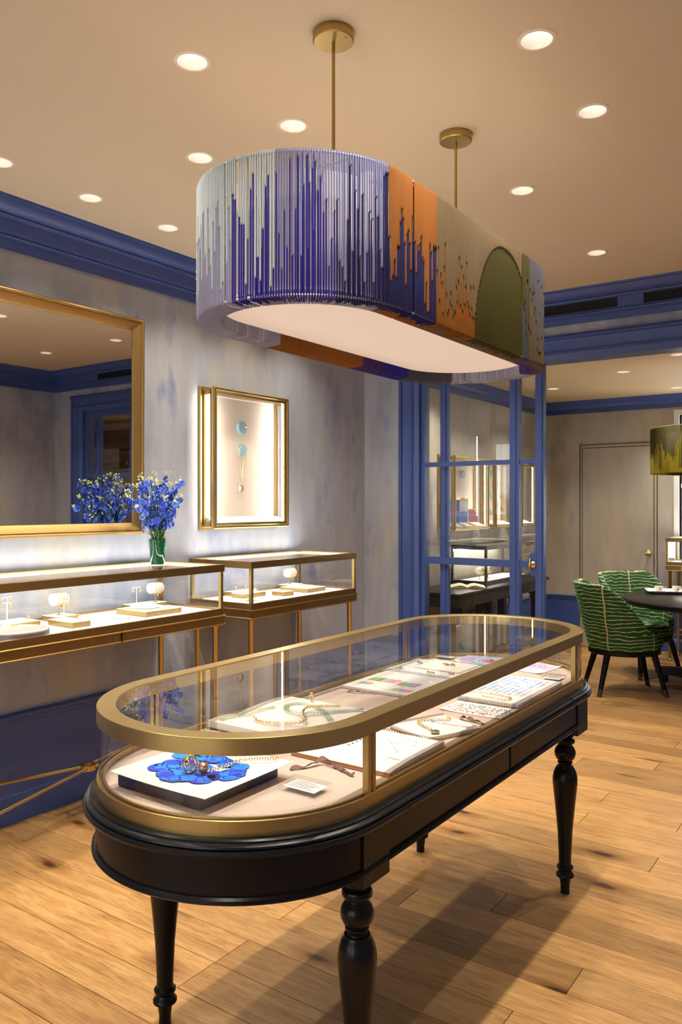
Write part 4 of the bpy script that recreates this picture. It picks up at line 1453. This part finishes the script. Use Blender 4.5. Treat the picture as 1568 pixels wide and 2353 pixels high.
# ------------------------------------------------------------------ lit wall boxes
def wallbox(label, wx, ya, yb, z0, z1, d, led=None, items=None):
    t = thing('wall_display_box', label, 'display box', (wx, (ya + yb) / 2, (z0 + z1) / 2))
    h, v = (yb - ya) / 2, (z1 - z0) / 2
    def fr(i, x):
        return [(x, -h + i, -v + i), (x, h - i, -v + i), (x, h - i, v - i), (x, -h + i, v - i)]
    MB().loft([fr(i, x) for i, x in ((0, .0008), (0, .012), (.004, .018), (.012, .02), (.020, .016), (.028, .016), (.034, .010), (.034, .0008))], True, False, 0, True).build('wall_frame', brass_m, t, 25)
    MB().box(.001, .008, -h + .02, h - .02, -v + .02, v - .02).build('back_panel', boxback_m, t, 0)
    MB().loft([fr(i, x) for i, x in ((.012, d - .028), (.010, d - .022), (.014, d - .014), (.010, d - .006), (.016, d), (.026, d - .001), (.032, d - .008), (.045, d - .012), (.045, d - .028))], True, False, 0, True).build('front_frame', brass_m, t, 25)
    for s in (1, -1):
        yy_ = s * (h - .026)
        MB().box(.016, .032, yy_ - .006, yy_ + .006, -v + .025, v - .025).box(d - .045, d - .026, yy_ - .006, yy_ + .006, -v + .025, v - .025).box(.03, d - .04, yy_ - .006, yy_ + .006, v - .05, v - .024).box(.03, d - .04, yy_ - .006, yy_ + .006, -v + .024, -v + .05).build('side_frame', brass_m, t, 0)
        MB().box(.03, d - .04, yy_ - .002, yy_ + .002, -v + .05, v - .05).build('side_glass', glass_m, t, 0)
        MB().box(d - .036, d - .029, s * (h - .043) - .0045, s * (h - .043) + .0045, -v + .05, v - .05).build('light_strip', led or led_box, t, 0)
    MB().box(.02, d - .03, -h + .03, h - .03, v - .04, v - .028).build('top_board', brass_m, t, 0)
    mb = MB()
    mb.extr([(.009, -v + .028), (d - .03, -v + .028), (d - .03, -v + .04), (.05, -v + .075), (.009, -v + .08)], -h + .032, h - .032, 'Y')
    mb.build('sill', ivory_m, t, 0)
    MB().box(d - .018, d - .013, -h + .04, h - .04, -v + .04, v - .04).build('front_glass', glass_m, t, 0)
    return t
wallbox('gilt framed glass box lit from within above the shorter showcase', WX, 3.404, 4.13, 1.349, 2.215, .125)
def disc_on_wall(label, x, y, z, r, h=.018, m=None):
    mb = MB()
    ring = lambda q, xx: [(xx, q * cos(2 * pi * i / 28), q * sin(2 * pi * i / 28)) for i in range(28)]
    mb.loft([ring(r, 0), ring(r, h - .004), ring(r - .003, h - .001), ring(r - .012, h)], True, True)
    return tag(mb.build('leather_disc', m or teal_m, None, 30, (x, y, z)), label, 'display disc')
disc_on_wall('larger teal leather disc with a ring inside the lit wall box', WX + .0085, 3.771, 1.992, .042, .022)
disc_on_wall('smaller teal leather disc carrying a necklace inside the lit wall box', WX + .0085, 3.771, 1.851, .034, .026)
tag(MB().torus((.012, 0, .0), .008, .0022, 'Z', 16, 6).ball((.022, 0, 0), .006, 8, 6).tube([(0, 0, 0), (.01, 0, 0)], .0025, 8).build('gold_ring', gold_m, None, 35, (WX + .0307, 3.776, 1.992)), 'gold ring with a green stone on the larger teal disc', 'ring')
nx = thing('pendant_necklace', 'gold chain with a spiral pendant hanging from the smaller teal disc', 'necklace', (WX + .04, 3.76, 1.86))
chain(smooth_path([(-.013, -.027, -.02), (-.016, -.018, -.10), (-.018, -.005, -.20), (-.018, 0, -.215), (-.018, .005, -.20), (-.016, .022, -.10), (-.013, .042, -.02), (-.013, .042, .01), (-.013, .008, .028), (-.013, -.024, .015), (-.013, -.027, -.02)], 6), .0032, .0009).build('chain', gold_m, nx)
pm = MB()
for q in (.022, .016, .010, .004):
    pm.torus((-.018, 0, -.252), q, .0018, 'X', 20, 5)
pm.torus((-.018, 0, -.222), .005, .0012, 'X', 12, 5)
pm.build('pendant', gold_m, nx)

# ------------------------------------------------------------------ vase of delphiniums
VX, VY, VZ = -3.215, 2.885, 1.1865
tag(MB().loft([[(r * cos(2 * pi * i / 28), r * sin(2 * pi * i / 28), z) for i in range(28)] for r, z in ((.001, 0), (.034, 0), (.036, .004), (.040, .06), (.046, .134), (.044, .135), (.038, .06), (.033, .012), (.001, .011))], True, False).build('glass_vase', emerald_m, None, 35, (VX, VY, VZ)), 'tapered emerald green glass vase on the long showcase', 'vase')
random.seed(8)
def floret(m):
    mb = MB()
    for k in range(5):
        a = 2 * pi * k / 5 + .2
        ca, sa = cos(a), sin(a)
        w_, L_ = .0085, .0185
        pts = []
        for u, wd, up in ((0, .2, 0), (.4, .85, .004), (.75, 1.0, .006), (1.0, .45, .003)):
            pts.append([(ca * L_ * u - sa * w_ * wd * s, sa * L_ * u + ca * w_ * wd * s, up - .002 * abs(s)) for s in (-1, 0, 1)])
        mb.loft(pts, False)
    for k in range(5):
        a = 2 * pi * k / 5 + .8
        mb.loft([[(cos(a) * .008 * u - sin(a) * .004 * s, sin(a) * .008 * u + cos(a) * .004 * s, .002 + .006 * u) for s in (-1, 0, 1)] for u in (0, .6, 1)], False)
    mb.ball((0, 0, .003), .0026, 6, 4)
    mb.tube([(0, 0, 0), (-.004, 0, -.010), (-.012, 0, -.013)], [.0025, .002, .001], 5)
    return mb.mesh('floret', m, 40)
fl_me = [floret(petal_m), floret(petal_l)]
bud_me = MB().ball((0, 0, .006), .0058, 7, 5, 0, (.85, .85, 1.25)).tube([(0, 0, -.006), (0, 0, .001)], .001, 4).mesh('bud', bud_m)
def pick_q(d):
    return Vector(d).to_track_quat('Z', 'X').to_euler()
NS = 30
for k in range(NS):
    az = 2 * pi * k / NS * 1.0 + random.uniform(-.25, .25)
    lean = random.uniform(.25, .85) if k % 3 else random.uniform(.04, .35)
    H_ = random.uniform(.22, .38) * (1.0 - .30 * lean)
    rx = H_ * math.tan(lean) * .9
    rx = min(rx, .175)
    ex, ey = cos(az) * rx * .9, sin(az) * rx * 1.28
    if VX + ex < WX + .07:
        ex = WX + .07 - VX
    base_ = Vector((cos(az) * .018, sin(az) * .018, .03))
    path = smooth_path([base_, (cos(az) * .03, sin(az) * .03, .135), (ex * .5, ey * .5, .135 + H_ * .55), (ex, ey, .135 + H_)], 8)
    t = thing('delphinium', 'blue delphinium spray in the emerald vase', 'flower', (VX, VY, VZ), 0, 'delphiniums in the emerald vase')
    st = MB().tube(path, [.0021 - .0012 * i / len(path) for i in range(len(path))], 6)
    st.build('stem', stem_m, t)
    lf = MB()
    for j in range(14):
        p = path[5 + j % 11]
        for s_ in range(2):
            a2 = random.uniform(0, 2 * pi)
            d = Vector((cos(a2), sin(a2), random.uniform(.1, .9))).normalized()
            n_ = d.cross(Vector((0, 0, 1))).normalized() * .0022
            L_ = random.uniform(.028, .06)
            lf.loft([[p - n_ * .3, p + n_ * .3], [p + d * L_ * .5 - n_, p + d * L_ * .5 + n_], [p + d * L_ + Vector((0, 0, -.006)) - n_ * .1, p + d * L_ + Vector((0, 0, -.006)) + n_ * .1]], False)
    lf.build('leaves', leaf_m, t)
    nfl = random.randint(6, 10)
    for j in range(nfl):
        q = path[int(len(path) * (.48 + .48 * j / nfl))]
        a2 = random.uniform(0, 2 * pi)
        d = Vector((cos(a2) + .35, sin(a2), random.uniform(-.2, .7))).normalized()
        off = d * random.uniform(.010, .036)
        p = q + off
        if VX + p.x < WX + .03:
            p.x = WX + .03 - VX
        inst('floret', random.choice(fl_me), t, p, pick_q(d), random.uniform(.7, 1.1))
    for j in range(9):
        q = path[max(0, len(path) - 1 - j // 2)] if j < 5 else path[int(len(path) * .45) + j]
        a2 = random.uniform(0, 2 * pi)
        d = Vector((cos(a2), sin(a2), .8)).normalized()
        p = q + d * random.uniform(.004, .02)
        inst('bud', bud_me, t, p, pick_q(d), random.uniform(.7, 1.1))

# ------------------------------------------------------------------ far room: things on the side wall behind the glazed leaf
def farbox(label, ya, yb, z0=1.27, z1=1.94):
    return wallbox(label, FWX, ya, yb, z0, z1, .17, led_far)
farbox('lit wall box behind the glazed leaf with blue and pink stacks', 6.10, 6.82)
farbox('lit wall box behind the glazed leaf with teal discs', 6.95, 7.45)
farbox('lit wall box behind the glazed leaf nearest the concealed door', 7.58, 7.98)
for k, (y, z, lab) in enumerate(((6.55, 1.78, 'pale teal disc above the pink stack'), (7.18, 1.80, 'teal disc at the top of the wall box of teal discs'), (7.26, 1.70, 'teal disc second in the slanting row of the wall box'), (7.20, 1.60, 'teal disc in the middle of the wall box of teal discs'), (7.27, 1.52, 'teal disc low in the slanting row of the wall box'), (7.18, 1.44, 'teal disc at the foot of the wall box of teal discs'))):
    disc_on_wall(lab, FWX + .0085, y, z, .036, .03)
def stack(label, y, cols, w=.07, lid=True):
    t = thing('box_stack', label, 'box', (FWX + .11, y, 1.27 + .0755))
    z = 0
    for c in cols:
        MB().bevbox(-.03, .03, -w / 2, w / 2, z + .002, z + .10, .001).build('block', INK(c), t, 0)
        z += .10
    MB().bevbox(-.034, .034, -w / 2 - .004, w / 2 + .004, z + .0005, z + .02, .001).build('lid', gold_m, t, 0)
stack('stack of ultramarine blocks with a gold lid', 6.22, [(.03, .06, .75), (.02, .03, .45)])
stack('stack of light blue and white blocks with a gold lid', 6.38, [(.06, .25, .7), (.7, .75, .8)])
stack('short pink block with a gold lid', 6.58, [(.62, .22, .36)], .07)
# black counter with a dark framed case
ct = thing('black_counter', 'black wooden counter with square posts behind the glazed leaf', 'counter', (-2.99, 6.55, 0))
MB().bevbox(-.26, .24, -1.05, .85, .78, .815, .012).build('top', black_m, ct)
MB().bevbox(-.24, .21, -1.0, .80, .70, .78, .004).build('apron', black_d, ct)
for x in (-.18, .16):
    for y in (-.9, -.35, .2, .7):
        mb = MB()
        mb.box(-.035, .035, -.035, .035, .0, .62).bevbox(-.045, .045, -.045, .045, .62, .66, .006).bevbox(-.052, .052, -.052, .052, .66, .70, .006).bevbox(-.045, .045, -.045, .045, 0.0, .06, .006)
        mb.build('post', black_d, ct, 0, (x, y, 0))
dc = thing('counter_case', 'dark framed glass case standing on the black counter', 'display case', (-3.06, 6.83, .8155))
mb = MB()
for z0, z1 in ((0, .03), (.30, .335)):
    mb.box(-.17, .17, -.55, -.52, z0, z1).box(-.17, .17, .52, .55, z0, z1).box(-.17, -.14, -.52, .52, z0, z1).box(.14, .17, -.52, .52, z0, z1)
for x in (-.16, .16):
    for y in (-.54, .54):
        mb.box(x - .01, x + .01, y - .01, y + .01, .03, .30)
mb.build('frame', gun_m, dc, 0)
MB().box(-.14, .14, -.52, .52, .01, .02).build('deck', ivory_m, dc, 0)
MB().box(-.138, -.12, -.51, .51, .285, .295).build('light_strip', led_far, dc, 0)
MB().box(.158, .163, -.53, .53, .03, .30).build('glass_pane', pane_m, dc, 0)
MB().box(-.14, .14, -.52, .52, .322, .328).build('glass_pane', pane_m, dc, 0)
bolster('ivory bracelet cushion in the dark framed case', -3.08, 6.55, .836)
bolster('second ivory bracelet cushion in the dark framed case', -3.08, 6.72, .836)
ob = thing('open_book', 'open ruled book lying on the black counter', 'book', (-2.95, 6.03, .8155), .5)
mb = MB()
for s in (1, -1):
    pr = [(0, 0)] + [(s * .145 * u, .004 + .022 * sin(pi * min(1, u * 1.1)) * (1 - .4 * u) + .004) for u in (0, .1, .25, .45, .7, 1)] + [(s * .145, 0)]
    mb.extr(pr if s > 0 else pr[::-1], -.11, .11, 'Y')
mb.build('pages', P('cream_pages', (.78, .72, .48), .8), ob, 30)
MB().bevbox(-.15, .15, -.115, .115, -.0003, .002, .0005).build('cover', cover_m, ob, 0)

# ------------------------------------------------------------------ round table, chairs, tea things
rt = thing('round_table', 'round black pedestal table beyond the opening', 'table', (-1.12, 6.97, 0))
MB().lathe([(.72, .705), (.785, .707), (.796, .715), (.8, .722), (.8, .738), (.796, .746), (.788, .75)], 72).build('top', black_m, rt, 30)
MB().lathe([(.10, .10), (.12, .12), (.085, .16), (.07, .22), (.10, .30), (.12, .36), (.10, .44), (.06, .50), (.055, .62), (.08, .68), (.10, .705)], 28).build('pedestal', black_m, rt)
mb = MB()
for k in range(4):
    a = pi / 4 + k * pi / 2 + .5
    d = Vector((cos(a), sin(a), 0))
    n = Vector((-sin(a), cos(a), 0))
    rings = []
    for u, hw, zt in ((0.0, .06, .16), (.3, .05, .15), (.56, .045, .125), (.60, .04, .12)):
        p = d * u
        rings.append([p - n * hw + Vector((0, 0, .07)), p + n * hw + Vector((0, 0, .07)), p + n * hw + Vector((0, 0, zt)), p - n * hw + Vector((0, 0, zt))])
    fo = MB().loft(rings, True, True).build('foot', black_d, rt, 20)
    MB().lathe([(.032, 0), (.036, .012), (.03, .02), (.036, .03), (.03, .04), (.036, .05), (.03, .07)], 16).build('glide', black_d, fo, 35, tuple(d * .54))
def make_chair(label, x, y, rz):
    t = thing('tub_chair', label, 'chair', (x, y, 0), rz)
    t.scale = (1.16, 1, 1)
    # local +x is the front
    N_ = 40
    half = 2.42
    def sec(i):
        ph = pi - half + 2 * half * i / N_            # back at pi
        f = abs(ph - pi) / half                       # 0 back .. 1 front tips
        s_ = max(0, min(1, (f - .30) / .62))
        s_ = s_ * s_ * (3 - 2 * s_)
        top = .885 - .375 * s_
        rec = .075 * (1 - s_)                         # back leans outward towards the top
        return ph, top, rec
    rings = []
    for i in range(N_ + 1):
        ph, top, rec = sec(i)
        c_, s2_ = cos(ph), sin(ph)
        R0 = .235
        ax, ay = 1.02, 1.08
        def pt_(r, z):
            k_ = (z - .36) / (.885 - .36)
            rr_ = r + (rec + .035) * k_
            return (c_ * rr_ * ax, s2_ * rr_ * ay, z)
        ring = [pt_(R0, .355), pt_(R0 + .004, .40), pt_(R0, .36 + (top - .36) * .5), pt_(R0, top - .025), pt_(R0 - .006, top - .006), pt_(R0 - .02, top), pt_(R0 - .036, top - .008), pt_(R0 - .042, top - .03), pt_(R0 - .045, .36 + (top - .36) * .5), pt_(R0 - .05, .40), pt_(R0 - .05, .355)]
        rings.append(ring)
    MB().loft(rings, True, True).build('shell', velvet_m, t, 60)
    MB().lathe([(.20, .36), (.225, .375), (.232, .41), (.225, .445), (.19, .462), (.08, .468), (.002, .468)], 40, (.03, 0, 0)).build('seat', velvet_m, t, 60)
    mb = MB()
    mb.lathe([(.18, .312), (.236, .312), (.243, .318), (.243, .350), (.236, .356), (.18, .356)], 44)
    mb.build('seat_rail', black_m, t)
    for sx, sy in ((1, 1), (1, -1), (-1, 1), (-1, -1)):
        top = Vector((sx * .155, sy * .155, .33))
        bot = Vector((sx * .225, sy * .215, 0))
        md = bot + (top - bot) * .16
        lg = MB().tube([md, top], [.0165, .024], 12).build('leg', black_m, t)
        MB().tube([bot + (top - bot) * .012, md], [.0155, .017], 12).tube([bot, bot + (top - bot) * .012], [.019, .018], 12).build('ferrule', gun_m, lg)
    return t
make_chair('green tiger striped velvet tub chair with its back to the glazed leaf', -1.82, 6.58, RD(33))
make_chair('green tiger striped velvet tub chair drawn up to the round table by the concealed door', -1.89, 7.38, RD(-38))
ty = thing('tea_tray', 'white rectangular porcelain tray on the round table', 'tray', (-1.60, 7.2, .7505), RD(20))
mb = MB()
rt_ = lambda a, b, z: [(-a, -b, z), (a, -b, z), (a, b, z), (-a, b, z)]
mb.loft([rt_(.16, .10, .0), rt_(.20, .135, .022), rt_(.205, .14, .022), rt_(.205, .14, .02), rt_(.165, .105, -.0002)], True, False)
mb.add(rt_(.16, .10, .0), [(0, 1, 2, 3)])
mb.build('dish', porc_m, ty, 30)
bird = [INK((.35, .12, .06)), INK((.1, .1, .12))]
for k, (x, y, lab) in enumerate(((-1.69, 7.16, 'white porcelain cup with a red bird on a saucer'), (-1.56, 7.22, 'white porcelain cup with a dark bird on a saucer'))):
    sa = tag(MB().lathe([(.025, 0), (.03, .002), (.055, .010), (.056, .012), (.03, .006), (.001, .005)], 24).build('saucer', porc_m, None, 35, (x, y, .7515)), 'porcelain saucer under the cup with the %s bird' % ('red', 'dark')[k], 'saucer')
    tc_ = thing('teacup', lab, 'cup', (x, y, .7515 + .0065), RD(10))
    MB().lathe([(.016, 0), (.018, .003), (.030, .012), (.035, .03), (.036, .048), (.034, .048), (.032, .03), (.02, .008), (.001, .006)], 28).build('bowl', porc_m, tc_)
    MB().torus((.0355, 0, .0475), .0005, .0005).build('spot', gold_m, tc_)
    MB().tube([(.034 * cos(2 * pi * i / 24), .034 * sin(2 * pi * i / 24) if 0 else .0352 * sin(2 * pi * i / 24), .048) for i in range(24)], .0012, 5, 0, True).build('gilt_rim', gold_m, tc_)
    MB().tube(smooth_path([(.033, 0, .04), (.05, 0, .044), (.056, 0, .032), (.048, 0, .02), (.033, 0, .016)], 5), .0026, 8).build('handle', gold_m, tc_)
    mb = MB()
    for u, w_, z in ((-.5, .004, .024), (-.2, .010, .027), (.1, .011, .028), (.35, .007, .031), (.5, .003, .033)):
        pass
    rings = []
    for u, w_, z in ((-.55, .001, .020), (-.3, .004, .024), (0, .007, .026), (.25, .006, .030), (.4, .003, .033), (.5, .001, .032)):
        a = RD(-70) + u * .5
        rings.append([((.0352 + .0006) * cos(a), (.0352 + .0006) * sin(a), z - w_), ((.0352 + .0006) * cos(a), (.0352 + .0006) * sin(a), z + w_)])
    mb.loft(rings, False).build('bird', bird[k], tc_, 0)
# tulips
tv = tag(MB().lathe([(.03, 0), (.04, .03), (.045, .07), (.035, .10), (.038, .11), (.034, .11), (.03, .09), (.001, .02)], 24).build('tulip_vase', porc_m, None, 35, (-1.36, 7.25, .7505)), 'small white vase holding the pink tulips', 'vase')
random.seed(2)
tul = MB()
for k in range(6):
    a = 2 * pi * k / 6
    rr_ = .017 if k % 2 else .014
    tul.loft([[(cos(a + s * w_) * r_ * rr_ / .017, sin(a + s * w_) * r_ * rr_ / .017, z) for s in (-1, 0, 1)] for r_, w_, z in ((.004, .5, 0), (.016, .62, .012), (.0185, .55, .026), (.014, .3, .042))], False)
tul_me = tul.mesh('bloom', tulip_m, 60)
for k in range(11):
    a = 2 * pi * k / 11
    r_ = random.uniform(.05, .14)
    hh = random.uniform(.16, .25)
    ex, ey = cos(a) * r_ - .04, sin(a) * r_
    t = thing('tulip', 'pink tulip in the white vase on the round table', 'flower', (-1.36, 7.25, .75), 0, 'pink tulips')
    pth = smooth_path([(0, 0, .03), (ex * .3, ey * .3, hh * .6), (ex, ey, hh)], 6)
    MB().tube(pth, .0025, 6).build('stem', stem_m, t)
    inst('bloom', tul_me, t, (ex, ey, hh), pick_q((ex, ey, .25)), 1.15)
    lf = MB()
    d = Vector((cos(a + .4), sin(a + .4), 0))
    n = Vector((-d.y, d.x, 0))
    rg_ = [[d * u - n * w_ + Vector((0, 0, z)), d * u + Vector((0, 0, z - .004)), d * u + n * w_ + Vector((0, 0, z))] for u, w_, z in ((.01, .008, .09), (.05, .02, .16), (.09, .018, .19), (.125, .004, .18))]
    lf.loft(rg_, False).build('leaf', leaf_m, t, 60)
# second cord lamp over the round table
l2 = thing('cord_pendant_lamp', 'round drum lamp of olive and yellow cords over the round table', 'pendant lamp', (-1.23, 6.89, FCZ))
R2, Z0, Z1 = .45, 1.755 - FCZ, 2.12 - FCZ
yl = P('cord_yellow', (.40, .33, .01), .7)
ob2 = {'olive': MB(), 'yellow': MB(), 'tan': MB(), 'dark': MB()}
mm = {'olive': P('cord_dark_olive', (.07, .062, .006), .75), 'yellow': yl, 'tan': cm['tan'], 'dark': cm['grey']}
random.seed(6)
NQ = 420
for k in range(NQ):
    a = 2 * pi * k / NQ
    x, y = R2 * cos(a), R2 * sin(a)
    deg = math.degrees(a)
    u, lo_ = ('olive', 'yellow') if 150 < deg < 262 else (('olive', 'tan') if 262 <= deg < 330 else ('dark', 'olive'))
    zb = Z1 - (Z1 - Z0) * min(.95, max(.1, .62 + random.uniform(-.4, .35) * sin(k * .09)))
    ob2[u].tube([(x * .98, y * .98, Z1), (x, y, Z1 - .004), (x, y, zb)], .003, 4)
    ob2[lo_].tube([(x, y, zb), (x, y, Z0), (x * .86, y * .86, Z0 - .002)], .003, 4)
for k, mb in ob2.items():
    stuff(mb.build('cord', mm[k], l2))
MB().lathe([(.38, Z0 + .03), (.38, Z0 + .038)], 48).build('diffuser', diff_m, l2)
MB().loft([[(r * cos(2 * pi * i / 40), r * sin(2 * pi * i / 40), z) for i in range(40)] for r, z in ((.40, Z0 + .04), (.40, Z1 - .05), (.395, Z1 - .05), (.395, Z0 + .04))], True, False, 0, True).build('liner', liner_m, l2)
MB().tube([(0, 0, -.03), (0, 0, Z1 - .05)], .005, 10).build('rod', brass_m, l2)
MB().lathe([(.003, -.03), (.058, -.029), (.06, -.026), (.06, -.0005)], 30).build('canopy', brass_m, l2)
mb = MB()
for k in range(4):
    a = k * pi / 2 + .4
    mb.tube([(0, 0, Z1 - .06), (R2 * .99 * cos(a), R2 * .99 * sin(a), Z1 - .004)], .003, 6)
mb.build('spokes', brass_d, l2)

# ------------------------------------------------------------------ the corner of the far room that the mirror catches
tag(MB().bevbox(1.25, 2.28, 6.95, 7.25, 0, 1.985, .004).build('tall_cabinet', white_m), 'tall white cabinet seen through the second leaf in the mirror', 'cabinet')
wd = P('walnut', (.22, .10, .035), .45, bump=((2, 2, 30), .1, .004))
tag(MB().bevbox(1.25, 2.28, 6.93, 7.25, 2.29, 2.36, .008).bevbox(1.25, 2.28, 6.96, 7.25, 2.36, 2.42, .008).bevbox(1.25, 2.28, 6.91, 7.25, 2.42, 2.50, .01).build('wooden_pelmet', wd), 'stepped walnut pelmet above the white cabinet in the mirror', 'pelmet')
bk2 = thing('display_book', 'brown jewellery book standing on the white cabinet', 'book', (1.62, 7.08, 1.9855))
MB().bevbox(-.17, .17, -.02, .02, 0, .285, .002).build('cover', P('book_cover', (.07, .025, .02), .5, var=(30, (.22, .09, .06))), bk2)
for txt, z, q in (('TEMPLE St CLAIR', .22, .036),):
    me = text_mesh(txt, q)
    me.materials.append(paper_w)
    o = inst('lettering', me, bk2)
    o.matrix_local = Matrix.Translation((0, -.0208, z)) @ Matrix.Rotation(pi / 2, 4, 'X')
MB().ball((.01, -.021, .08), .028, 14, 8, 0, (1, .15, 1)).build('picture', gold_m, bk2)
